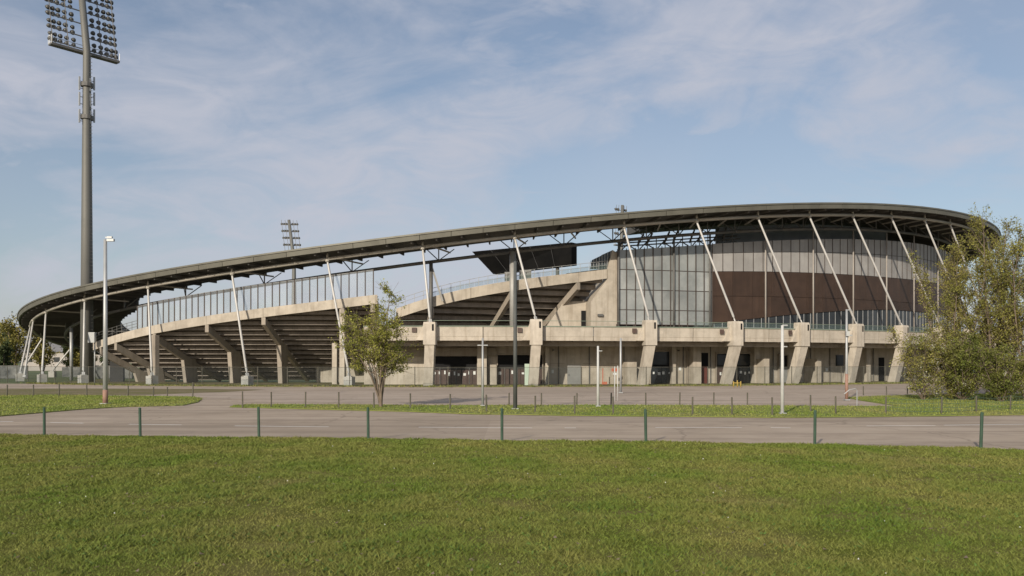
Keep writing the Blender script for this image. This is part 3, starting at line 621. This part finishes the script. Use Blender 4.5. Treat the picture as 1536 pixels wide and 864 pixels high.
for i, (a, b_) in enumerate(zip(lt, lt[1:])):
    S(bar('truss_diagonal', EP(a, -6.2, zgt(a) + (.55 if i % 2 else -.1)), EP(b_, -6.4, zgt(b_) + (-.1 if i % 2 else .9)), .09, .12, 'dark_steel'))
    S(bar('truss_post', EP(a, -6.2, zgt(a) - .2), EP(a, -6.2, zgt(a) + 1.4), .10, .12, 'dark_steel'))
    if i % 3 != 1: S(bar('truss_diagonal', EP(a, -6.6, zgt(a) + .5), EP(b_, -7.4, roof_z(b_) - 1.6), .14, .2, 'dark_steel'))
# round columns under the inner tube
def column(x, r, zb=5.45, material='column_metal', off=-4.5):
    t = TH(x, off); return S(tube_obj('column', [EP(t, off, zb), EP(t, off, roof_z(t) - 2.4)], r, material, None, 12))
column(769, .36); column(646.5, .22, material='dark_steel'); column(107, .22, 0, 'galvanised')
for x in (928, 1011, 1065): column(x, .12, material='dark_steel', off=-4.75)
for x in (1148.5, 1220, 1280, 1330, 1371, 1407): column(x, .10, material='facade_post', off=-4.6)
t = TH(646, -4.5); S(bar('brace', EP(t, -4.5, roof_z(t) - 2.6), EP(TH(664, -4.7), -4.7, topR(TH(664, -4.7)) - .9), .2, .2, 'column_metal', None))
# ------------------------------------------------------------------ scoreboard and cabin inside the bowl
sb = empty('scoreboard', (2, 123, 0)); tag(sb, 'dark back of the large scoreboard under the roof edge above the upper stand', 'scoreboard')
INVB = Matrix.Translation((-2, -123, 0))
def under(o, root): o.parent = root; o.matrix_parent_inverse = Matrix.Translation(-root.location); return o
A, B, C_, D_ = Vector((8.1, 118, 15.85)), Vector((8.1, 118, 18.9)), Vector((-5.9, 128, 18.9)), Vector((-2.8, 128, 15.6))
nb = Vector((.58, .81, 0)) * 1.4
under(MB().rings([[A, B, C_, D_], [A + nb, B + nb, C_ + nb, D_ + nb]]).build('case', 'screen_back'), sb)
nf = Vector((-.58, -.81, 0)) * .03
for k in range(1, 5):
    p = A.lerp(D_, k / 5) + nf; q = B.lerp(C_, k / 5) + nf; under(bar('back_seam', p, q, .08, .05, 'interior', None), sb)
for f_ in (.2, .8):
    p = A.lerp(D_, f_) + nb * .5; under(tube_obj('support_post', [(p.x, p.y, 0), (p.x, p.y, 15.7)], .25, 'dark_steel', None, 8), sb)
cabin = empty('commentary_cabin', PX(176, -5)); tag(cabin, 'small dark cabin behind the railing at the low end of the left stand', 'cabin')
t = TH(176, -5); c = EP(t, -5)
under(MB().box((c.x, c.y, 5.3), (2.1, 1.8, 2.4), .3).build('body', 'screen_back'), cabin); under(MB().box((c.x, c.y, 6.56), (2.3, 2.0, .12), .3).build('roof', 'dark_steel'), cabin)
under(MB().box((c.x, c.y, 2.0), (1.6, 1.4, 4.1), .3).build('base', 'interior'), cabin)
under(MB().box((c.x - .5, c.y - 1.05, 5.5), (.7, .06, .9), .3).build('window', 'dark_glass'), cabin)
cb = MB(); p = PX(138, 0); cb.box((p.x, p.y, 5.6), (.8, .5, 1.2)); cb.box((p.x, p.y + .1, 6.24), (.86, .6, .08)); cab = cb.build('cabinet', 'cabinet', None)
tag(cab, 'pale grey cabinet fixed high beside the low end of the left stand', 'cabinet')
cp_ = tube_obj('cabinet_post', [(p.x + .2, p.y + .3, 0), (p.x + .2, p.y + .3, 6.1)], .09, 'galvanised', cab, 8)

# ------------------------------------------------------------------ floodlight masts
def floodlamp(c, d, r, parent):
    """round floodlight: housing and lens facing d"""
    c, d = Vector(c), Vector(d).normalized()
    o = MB().tube([c - d * r * .9, c - d * r * .75, c - d * r * .2, c + d * r * .35], [r * .3, r * .62, r * .95, r], 10).build('lamp', 'lamp_body', parent, True)
    MB().tube([c + d * r * .36, c + d * r * .40], [r * .92, r * .88], 10).build('lens', 'lamp_lens', o)
    return o
def mast(base, z_head, z_top, hw, az, lean, rows, r0, r1, label, lamps, lr):
    root = empty('floodlight_mast', base); b = Vector(base); tag(root, label, 'floodlight')
    ax = Vector((math.cos(az), math.sin(az), 0)); n_ = Vector((-ax.y, ax.x, 0))
    tp = b + Vector((lean[0], lean[1], z_top))
    hd = b + Vector((0, 0, z_head))
    under(tube_obj('pole', [b, b + Vector((0, 0, z_head * .5)), hd, tp], [r0, (r0 * .55 + r1 * .45), r1, r1 * .8], 'mast_metal', None, 14), root)
    up = (tp - hd)
    fr = under(bar('head_frame', hd - ax * hw + n_ * .5, hd + ax * hw + n_ * .5, .9, .30, 'dark_steel', None), root)
    for s in (-1, -.52, .52, 1): bar('frame_upright', hd + ax * (hw * s * .93) + n_ * .35, tp + ax * (hw * s * .93) + n_ * .35, .09, .09, 'dark_steel', fr)
    for s in (-1, 1):
        for j in range(3): bar('guard_rail', hd + ax * (hw * s) + n_ * (.1 + .4 * j), hd + ax * (hw * s) + n_ * (.1 + .4 * j) + Vector((0, 0, 1.1)), .05, .05, 'galvanised', fr)
    bar('guard_rail', hd - ax * hw + n_ * .95 + Vector((0, 0, 1.1)), hd + ax * hw + n_ * .95 + Vector((0, 0, 1.1)), .05, .05, 'galvanised', fr)
    for i in range(rows):
        f_ = (i + .55) / rows; c = hd + up * f_
        bar('lamp_bar', c - ax * hw * .95 + n_ * .35 - Vector((0, 0, .45)), c + ax * hw * .95 + n_ * .35 - Vector((0, 0, .45)), .11, .13, 'dark_steel', fr)
        for s in lamps:
            for dzz in ((-.0, .42) if lr < .35 else (0,)):
                floodlamp(c + ax * (hw * s) + n_ * (.62) + Vector((0, 0, dzz * 1.6 - .2)), n_ * 1.0 + Vector((0, 0, -.55)) + ax * random.uniform(-.3, .3), lr * random.uniform(.9, 1.05), fr)
    return root, ax, n_, hd, tp
Dm = 112.0; bx = (130.3 - 768) / F * Dm
m1, ax, n_, hd, tp = mast((bx, Dm, 0), 42.6, 54.0, 4.4, R(52), (-.9, -.3), 7, .82, .46, 'tall grey floodlight mast with antennas at the left end of the stadium', (-.96, -.83, -.68, -.5, -.3, .3, .5, .68, .83, .96), .31)
for zc in (34.0, 36.2, 38.2):                      # antennas below the head
    for s in (-1, 1, .2):
        p = hd + ax * (.95 * s) - n_ * .5 * (1 - abs(s)); p = Vector((p.x, p.y, zc + (s > .5) * .4))
        an = under(MB().box(p + Vector((0, 0, .2)), (.16, .2, 1.7), R(52)).build('antenna', 'galvanised'), m1)
        bar('antenna_arm', p + Vector((0, 0, .5)), Vector((hd.x, hd.y, zc + .5)), .07, .07, 'dark_steel', an)
        bar('antenna_arm', p + Vector((0, 0, -.4)), Vector((hd.x, hd.y, zc - .4)), .07, .07, 'dark_steel', an)
for zc in (34.2, 38.4): under(MB().tube([(hd.x, hd.y, zc - .25), (hd.x, hd.y, zc + .25)], .75, 12).build('antenna_collar', 'dark_steel'), m1)
lad = MB()
for k in range(84): lad.box((hd.x + .75 - .1 * k / 84, hd.y - .25, 4 + k * .46), (.3, .04, .05), R(30))
under(lad.build('ladder', 'dark_steel'), m1)
D2 = 236.0
mast(((441 - 768) / F * D2, D2, 0), 30.0, 41.3, 2.2, R(8), (-1.4, 0), 6, .9, .5, 'distant floodlight mast rising above the left roof edge', (-.94, -.66, -.36, .36, .66, .94), .36)
mast(((932 - 768) / F * D2, D2, 0), 34.4, 45.3, 2.0, R(35), (.3, 0), 5, .9, .5, 'distant floodlight whose tip just shows above the roof crest', (-.9, -.5, .5, .9), .42)

# ------------------------------------------------------------------ lamp posts and poles
def lamppost(x, yb, ytop, r, material, label, heads, cat='lamp post', lower=None, box=None):
    b = GP(x, yb, .0); zt = ZP(ytop, b.y); root = empty('lamp_post', b); tag(root, label, cat, 'lamp posts in front of the stadium')
    under(tube_obj('pole', [b, b + Vector((0, 0, zt * .5)), b + Vector((0, 0, zt))], [r, r * .85, r * .7], material, None, 10), root)
    under(MB().box(b + Vector((0, 0, .06)), (r * 3.4, r * 3.4, .08)).build('base_plate', 'galvanised'), root)
    if lower: under(tube_obj('painted_sleeve', [b + Vector((0, 0, .1)), b + Vector((0, 0, lower))], r * 1.08, 'rust_paint', None, 10), root)
    for dx, dz, s in heads:
        p = b + Vector((dx, 0, zt + dz)); a = under(bar('arm', b + Vector((0, 0, zt + dz)), p, .05, .05, material, None), root)
        h_ = MB(); h_.box(p + Vector((math.copysign(s * .5, dx), 0, 0)), (s, s * .5, s * .35)); h_.build('lamp_head', 'galvanised', a)
    if box: under(MB().box(b + Vector((.0, -r - .08, box)), (.22, .14, .32)).build('junction_box', 'cabinet'), root)
lamppost(158, 607, 359, .145, 'galvanised', 'tall galvanised lamp post on the left lawn', [(.12, -.05, .42), (.12, .12, .3)], lower=.9)
lamppost(724, 610, 507, .075, 'galvanised', 'slim grey pole with two small spotlights left of the dark pole', [(.14, -.42, .16), (-.14, -.42, .16)])
lamppost(772.8, 615, 392, .115, 'dark_pole', 'thick dark pole standing on the verge in the centre', [])
lamppost(897, 611, 519, .085, 'white_pole', 'short white pole with a lamp on its right near the doors', [(.1, -.28, .14)])
lamppost(931, 590, 507, .10, 'galvanised', 'thin grey pole close to the stadium beside the orange barrier', [(.1, -.1, .12)])
lamppost(1173.5, 622, 488, .095, 'white_pole', 'white pole on the verge before the right pillars', [(.1, -1.05, .14), (.05, 0, .2)])
lamppost(1270, 601, 464, .10, 'galvanised', 'grey lamp post with brownish lower half beside the right pillars', [(.15, -1.75, .22), (.1, -.04, .2)], lower=1.8, box=4.5)
def hook(x, yb, yt):
    b = GP(x, yb); z = ZP(yt, b.y); o = tube_obj('bent_pipe', [b, b + Vector((0, 0, z)), b + Vector((-.1, 0, z + .12)), b + Vector((-.45, 0, z + .05)), b + Vector((-.75, 0, z - .2))], .03, 'galvanised', None, 6)
    tag(o, 'thin bent grey pipe at the tip of the right lawn', 'pipe')
hook(1285.5, 609, 586)

# ------------------------------------------------------------------ rows of posts
ORD = ['first', 'second', 'third', 'fourth', 'fifth', 'sixth', 'seventh', 'eighth', 'ninth', 'tenth', 'eleventh', 'twelfth', 'thirteenth', 'fourteenth', 'fifteenth', 'sixteenth', 'seventeenth', 'eighteenth', 'nineteenth', 'twentieth']
def posts(lst, r, material, label, group, zoff=0.0, tops=None):
    for i, (x, yb, h) in enumerate(lst):
        b = GP(x, yb, zoff); lx, ly = random.uniform(-.028, .028), random.uniform(-.02, .02)
        m = MB().tube([(b.x, b.y, -.1), (b.x + lx * h, b.y + ly * h, h * .985 + zoff), (b.x + lx * h, b.y + ly * h, h + zoff)], [r, r, r * .7], 10)
        o = m.build('fence_post', material, None, False); tag(o, label % ORD[i], 'post', group)
posts([(66.5, 655, 1.03), (210.5, 657, 1.04), (388.5, 658.5, 1.08), (552.5, 660, 1.09), (753, 663, 1.10), (969, 665, 1.10), (1222, 669, 1.11), (1471, 675, 1.12)], .046, 'post_green', '%s dark green post from the left along the lawn edge', 'green posts along the lawn edge')
posts([(364, 611, .90), (407, 610.5, .86), (458, 611, .88), (508, 611, .87), (561, 612, .87), (615.5, 612, .82), (675, 614, .84), (730, 617.5, .88), (802.5, 619, .86), (862, 621, .90), (920, 622, .88), (1038.5, 622, .87), (1098, 622.5, .86), (1158.5, 623, .87), (1216, 617, .86), (1253.5, 621, .88), (1328.5, 619.5, .82), (1412, 620.5, .84), (1464.5, 618, .84), (1515.5, 615.5, .8)], .042, 'post_dull', '%s dull post from the left along the near side of the verge', 'posts along the near side of the verge', .04)
posts([(763.5, 608.5, .76), (812, 608, .74), (865, 608, .74), (916.5, 607.5, .74), (968.7, 607.5, .74), (1019.5, 607.5, .76), (1070.5, 607.5, .76), (1121, 607, .74)], .042, 'post_dull', '%s low post from the left along the far side of the verge', 'posts along the far side of the verge', .02)
posts([(10.5, 594.5, .88), (50, 594.5, .88), (88.5, 594.5, .95), (130, 594, .85), (192, 594.5, .8), (230, 594.5, .7), (251, 594.5, .72), (289, 596, 1.1)], .05, 'post_dull', '%s post from the left along the back of the left lawn', 'posts along the back of the left lawn', .02)
posts([(1295, 593, .72), (1330, 592.5, .7), (1361, 592, .7)], .045, 'post_dull', '%s low post from the left behind the tip of the right lawn', 'low posts behind the right lawn')
net = empty('net_fence', GP(1412, 620.5)); tag(net, 'low sagging green wire netting strung between posts on the right verge', 'netting')
npx = [(1328.5, 619.5), (1412, 620.5), (1464.5, 618), (1515.5, 615.5), (1580, 614)]
for (xa, ya), (xb, yb) in zip(npx, npx[1:]):
    a, b_ = GP(xa, ya), GP(xb, yb)
    for z, sag in ((.80, .12), (.55, .07), (.32, .05), (.12, .03)):
        under(tube_obj('wire', [a.lerp(b_, f_) + Vector((0, 0, z - sag * 4 * f_ * (1 - f_))) for f_ in lin(0, 1, 9)], .009, 'wire_green', None, 4), net)
    for f_ in lin(.05, .95, 12): 
        under(tube_obj('wire', [a.lerp(b_, f_) + Vector((0, 0, .08)), a.lerp(b_, f_) + Vector((0, 0, .78 - .48 * f_ * (1 - f_)))], .005, 'wire_green', None, 4), net)
# chain-link fence round the stadium
cf = empty('chain_link_fence', EP(TH(768, 6), 6)); tag(cf, 'long chain-link fence on grey posts in front of the stadium', 'fence')
ft = []; t = TH(20, 6) - .35
while t < TH(1450, 6): ft.append(t); t += .0405
for t in ft: under(tube_obj('post', [EP(t, 6, 0), EP(t, 6, 2.12)], .045, 'post_dull', None, 6), cf)
for a, b_ in zip(ft, ft[1:]):
    under(pane('mesh_panel', a, b_, 6.03, .06, 2.04, .01, 'mesh_fence', None, .0), cf)
under(tube_obj('top_wire', [EP(t, 6.03, 2.05) for t in ft], .018, 'post_dull', None, 4), cf)

# ------------------------------------------------------------------ small things by the doors
hy = empty('yellow_barrier', GP(1106, 581)); tag(hy, 'small yellow pipe barrier at the foot of the fourth pillar', 'barrier')
b = GP(1106, 581)
for dx in (-.4, .0, .35): under(tube_obj('pipe', [b + Vector((dx, 0, 0)), b + Vector((dx, 0, .62 + .1 * (dx == 0)))], .06, 'yellow', None, 8), hy)
under(tube_obj('rail', [b + Vector((-.45, 0, .45)), b + Vector((.4, 0, .45))], .05, 'yellow', None, 8), hy)
ob = empty('orange_barrier', PX(914, 0)); tag(ob, 'red orange barrier frame standing against the wall right of the grey door', 'barrier'); b = PX(914, -1)
for dx, z0, z1 in ((-.75, .05, 1.9), (.55, .9, 1.9)): under(bar('upright', b + Vector((dx, 0, z0)), b + Vector((dx, 0, z1)), .10, .05, 'orange', None), ob)
under(MB().box(b + Vector((-.55, 0, .2)), (.6, .06, .3)).build('foot_plate', 'orange'), ob); under(MB().box(b + Vector((.6, 0, 1.7)), (.7, .05, .35)).build('sign', 'orange'), ob)
under(MB().box(b + Vector((.62, -.04, 1.25)), (.4, .03, .2)).build('notice', 'paper'), ob)
for x, yb, zt in ((922, 601, 2.3), (926.5, 601, 2.35)):
    b = GP(x, yb); o = tube_obj('marker_pole', [b, b + Vector((0, 0, zt))], .032, 'white_pole', None, 8); tag(o, '%s white marker pole of the pair on the car park before the orange barrier' % ('left' if x < 924 else 'right'), 'pole', 'marker poles')

# ------------------------------------------------------------------ trees
def unit(v): return v / (np.linalg.norm(v) + 1e-9)
def grow(base, stems, H_, spread, rnd, up, nb, blen, twigs, tlen, start=.28, r0=.07, curve=.25, shape=None, side=(.78, 1.0)):
    """branch polylines: [(pts, r_start, r_end)], leaf anchors"""
    polys, anchors = [], []
    for s in range(stems):
        az = 2 * math.pi * (s + rnd.random() * .6) / stems; out = spread * rnd.uniform(.35, 1.0) if stems > 1 else spread * .1
        hh = H_ * rnd.uniform(*side) if s else H_
        if s == 0: out *= .25
        pts = []; n = 9; wob_ = np.zeros(3)
        for i in range(n):
            f_ = i / (n - 1); wob_ = wob_ + np.array([rnd.gauss(0, .04), rnd.gauss(0, .04), 0]) * H_ * .12
            pts.append(np.array(base) + np.array([math.cos(az) * out * f_ ** (1 - curve), math.sin(az) * out * f_ ** (1 - curve), hh * f_]) + wob_)
        pts = np.array(pts); rs = r0 * (.75 if s else 1.0); polys.append((pts, rs, rs * .12))
        for b in range(nb):
            f_ = start + (1 - start) * (b + rnd.random()) / nb; i = min(int(f_ * (n - 1)), n - 2); p = pts[i] + (pts[i + 1] - pts[i]) * (f_ * (n - 1) - i)
            a2 = rnd.uniform(0, 2 * math.pi); L_ = blen * rnd.uniform(.5, 1.1) * (shape(f_) if shape else (1 - .65 * (f_ - start) / (1 - start)))
            d = unit(np.array([math.cos(a2), math.sin(a2), up * rnd.uniform(.5, 1.4)])); q = [p]
            for k in range(5):
                d = unit(d + np.array([rnd.gauss(0, .12), rnd.gauss(0, .12), .10 * up + rnd.gauss(0, .08)])); q.append(q[-1] + d * L_ / 5)
            q = np.array(q); polys.append((q, rs * .38 * (1 - .6 * f_), .006))
            for w in range(twigs):
                g = rnd.uniform(.25, 1.0); i2 = min(int(g * 5), 4); p2 = q[i2] + (q[i2 + 1] - q[i2]) * (g * 5 - i2)
                d2 = unit(d * .6 + np.array([rnd.gauss(0, .6), rnd.gauss(0, .6), rnd.gauss(.25 * up, .4)])); l2 = tlen * rnd.uniform(.5, 1.2)
                e = np.array([p2, p2 + d2 * l2 * .5, p2 + d2 * l2 + np.array([0, 0, .05 * l2])]); polys.append((e, .011, .004)); anchors.append(e)
            anchors.append(q[2:])
    return polys, anchors
def branches_mesh(name, polys, material, parent, inv):
    V, Fc = [], []; k = 0; n = 5
    for pts, ra, rb in polys:
        m = len(pts)
        for i in range(m):
            t = unit(pts[min(i + 1, m - 1)] - pts[max(i - 1, 0)]); a = np.cross(t, [0, 0, 1.0] if abs(t[2]) < .95 else [0, 1.0, 0]); a = unit(a); b_ = np.cross(t, a); r = ra + (rb - ra) * i / (m - 1)
            for j in range(n): V.append(pts[i] + (a * math.cos(2 * math.pi * j / n) + b_ * math.sin(2 * math.pi * j / n)) * r)
        for i in range(m - 1):
            for j in range(n): Fc.append((k + i * n + j, k + i * n + (j + 1) % n, k + (i + 1) * n + (j + 1) % n, k + (i + 1) * n + j))
        k += m * n
    o = fast_mesh(name, np.array(V), np.array(Fc), material); o.parent = parent; o.matrix_parent_inverse = inv; return o
def leaves_mesh(name, anchors, n, jit, size, material, parent, inv, keep=None):
    seg = []; 
    for e in anchors: seg += [(e[i], e[i + 1]) for i in range(len(e) - 1)]
    A = np.array([s[0] for s in seg]); B = np.array([s[1] for s in seg]); nc = n // 11; idx = rng.integers(0, len(seg), nc); f_ = rng.random((nc, 1)); ctr = A[idx] * (1 - f_) + B[idx] * f_; own = rng.integers(0, nc, n)
    P = ctr[own] + rng.normal(0, jit * 1.05, (n, 3))
    if keep is not None: P = P[keep(P)]
    P = P[P[:, 2] > .1]; n = len(P)
    u = rng.normal(0, 1, (n, 3)); u /= np.linalg.norm(u, axis=1)[:, None]; w = rng.normal(0, 1, (n, 3)); v = np.cross(u, w); v /= np.linalg.norm(v, axis=1)[:, None]
    s = size * rng.uniform(.55, 1.3, (n, 1)); V = np.empty((n, 4, 3))
    V[:, 0] = P - u * s * .5; V[:, 1] = P + v * s * .27; V[:, 2] = P + u * s * .5; V[:, 3] = P - v * s * .27
    o = fast_mesh(name, V.reshape(-1, 3), np.arange(n * 4).reshape(-1, 4), material); o.parent = parent; o.matrix_parent_inverse = inv; return o
def tree(name, base, label, cat, seed, stems, H_, spread, up, nb, blen, twigs, tlen, nleaf, jit, size, leafm, start=.28, r0=.07, shape=None, group=None, extra=None, side=(.78, 1.0), curve=.25):
    root = empty(name, base); tag(root, label, cat, group); inv = Matrix.Translation(-Vector(base)); rnd = random.Random(seed)
    polys, anc = grow(np.array(base), stems, H_, spread, rnd, up, nb, blen, twigs, tlen, start, r0, curve, shape=shape, side=side)
    branches_mesh('trunk', polys, 'bark', root, inv)
    leaves_mesh('crown', anc, nleaf, jit, size, leafm, root, inv)
    if extra: leaves_mesh('blossom', anc, extra[0], jit, extra[1], extra[2], root, inv)
    return root
b = GP(571, 611)
tree('multi_stem_tree', (b.x, b.y, 0), 'small multi-stem tree with sparse spring leaves on the verge', 'tree', 5, 8, 6.8, 2.5, .35, 12, 2.2, 8, .85, 14500, .09, .115, 'leaf_spring', .36, .085, shape=lambda f_: .14 + .95 * max(0, 1 - (f_ - .36) / .64) ** 1.1, side=(.55, .82), curve=-.45)
b = GP(1492, 598)
tree('poplar_tree', (b.x, b.y, 0), 'large feathery tree at the right edge overlapping the roof tip', 'tree', 12, 8, 11.9, 4.2, 1.2, 17, 3.2, 10, 1.1, 34000, .12, .13, 'leaf_poplar', .10, .17, shape=lambda f_: max(.25, 1.15 - .85 * f_))
b = GP(1428, 599)
tree('poplar_tree', (b.x, b.y, 0), 'feathery tree left of the largest one, covering the end of the brown facade', 'tree', 14, 5, 10.4, 2.9, 1.2, 17, 2.6, 10, 1.0, 17000, .12, .125, 'leaf_poplar', .10, .12, shape=lambda f_: max(.22, 1.05 - .8 * f_))
b = GP(1444, 601)
tree('leafy_shrub', (b.x, b.y, 0), 'low dense green bush left of the large feathery tree', 'bush', 21, 12, 4.2, 2.9, .45, 9, 1.7, 7, .7, 15000, .13, .13, 'leaf_shrub', .04, .05, extra=(350, .10, 'leaf_pale'))
b = GP(1385, 600.5)
tree('blossoming_shrub', (b.x, b.y, 0), 'loose bush with pale blossom at the left foot of the right trees', 'bush', 22, 9, 4.7, 1.9, .6, 9, 1.4, 7, .65, 7500, .13, .12, 'leaf_poplar', .04, .04, extra=(700, .11, 'leaf_pale'))
b = GP(1502, 603)
tree('leafy_shrub', (b.x, b.y, 0), 'low dark bush at the foot of the largest right tree', 'bush', 25, 10, 3.3, 2.6, .45, 9, 1.5, 7, .65, 11000, .14, .13, 'leaf_shrub', .04, .05)
b = GP(1540, 600)
tree('leafy_tree', (b.x, b.y, 0), 'feathery tree cut off by the right picture edge', 'tree', 23, 6, 10.5, 2.6, 1.3, 15, 2.6, 9, 1.0, 15000, .14, .14, 'leaf_poplar', .08, .12)
far = [(-95, 165, 11.4, 'leaf_far'), (-91, 168, 10.6, 'leaf_far'), (-87, 174, 8.2, 'leaf_far'), (-111, 190, 11, 'leaf_far_dark'), (-104, 205, 8, 'leaf_far_dark'), (-88, 150, 5.5, 'leaf_far_dark'), (-109, 222, 8.5, 'leaf_far'), (-108, 232, 8, 'leaf_far_dark')]
fl = ['yellow-green tree at the left picture edge', 'tall yellow-green tree between the left edge and the leaning struts', 'pale green tree seen between the leaning left struts', 'dark tree at the back behind the left edge trees', 'low dark tree behind the leaning left struts', 'low dark bush before the left edge trees', 'far round tree seen under the low end of the roof', 'far dark tree seen under the low end of the roof']
for i, (x, y, h, lm) in enumerate(far):
    tree('broadleaf_tree', (x, y, 0), fl[i], 'tree', 40 + i, 6, h, h * .33, .6, 8, h * .3, 5, h * .10, 5200, h * .03, .42, lm, .15, .2, group='trees beyond the stadium')
for i, (x, y, h) in enumerate(((102, 150, 13), (112, 170, 15), (96, 125, 9))):
    tree('broadleaf_tree', (x, y, 0), ['dark tree behind the large feathery tree on the right', 'tall dark tree farthest back on the right', 'lower dark tree nearest behind the right trees'][i], 'tree', 60 + i, 6, h, h * .34, .6, 8, h * .3, 5, h * .1, 5200, h * .03, .4, 'leaf_far_dark', .12, .2, group='trees beyond the stadium')
# ------------------------------------------------------------------ wall and houses beyond the left end
bw = empty('boundary_wall', (-88, 132, 0)); tag(bw, 'low pale wall with dark paint marks behind the leaning left struts', 'wall')
for k in range(11):
    x0 = -118 + k * 5.4
    if k in (4, 8): continue
    under(MB().box((x0 + 2.7, 134 - .02 * k, 1.05), (5.36, .25, 1.5 + .5 * (k % 3)), .03).build('wall_panel', 'graffiti_wall'), bw)
def house(x, y, w, d, h, rh, label):
    r = empty('house', (x, y, 0)); tag(r, label, 'house', 'houses beyond the stadium'); o = MB().box((x, y, h / 2), (w, d, h)); under(o.build('wall', 'house_wall'), r)
    v = [(x - w * .54, y - d * .56, h), (x + w * .54, y - d * .56, h), (x + w * .54, y + d * .56, h), (x - w * .54, y + d * .56, h), (x - w * .54, y, h + rh), (x + w * .54, y, h + rh)]
    rf = under(mesh_obj('roof', v, [(0, 1, 5, 4), (2, 3, 4, 5), (0, 4, 3), (1, 2, 5), (0, 3, 2, 1)], 'house_roof'), r)
    under(MB().box((x + w * .25, y + .5, h + rh * .8), (.8, .8, 1.4)).build('chimney', 'house_wall'), r)
    for k in range(4): under(MB().box((x - w * .36 + k * w * .24, y - d / 2, h * .6), (w * .1, .1, h * .26)).build('window', 'dark_glass'), r)
house(-137, 262, 17, 10, 5.5, 4.2, 'grey-roofed house seen between the leaning left struts')
house(-152, 290, 14, 10, 5, 4, 'low grey-roofed house nearer the left picture edge')
house(-138, 285, 16, 10, 6, 4.4, 'grey-roofed house beside the thick mast foot')
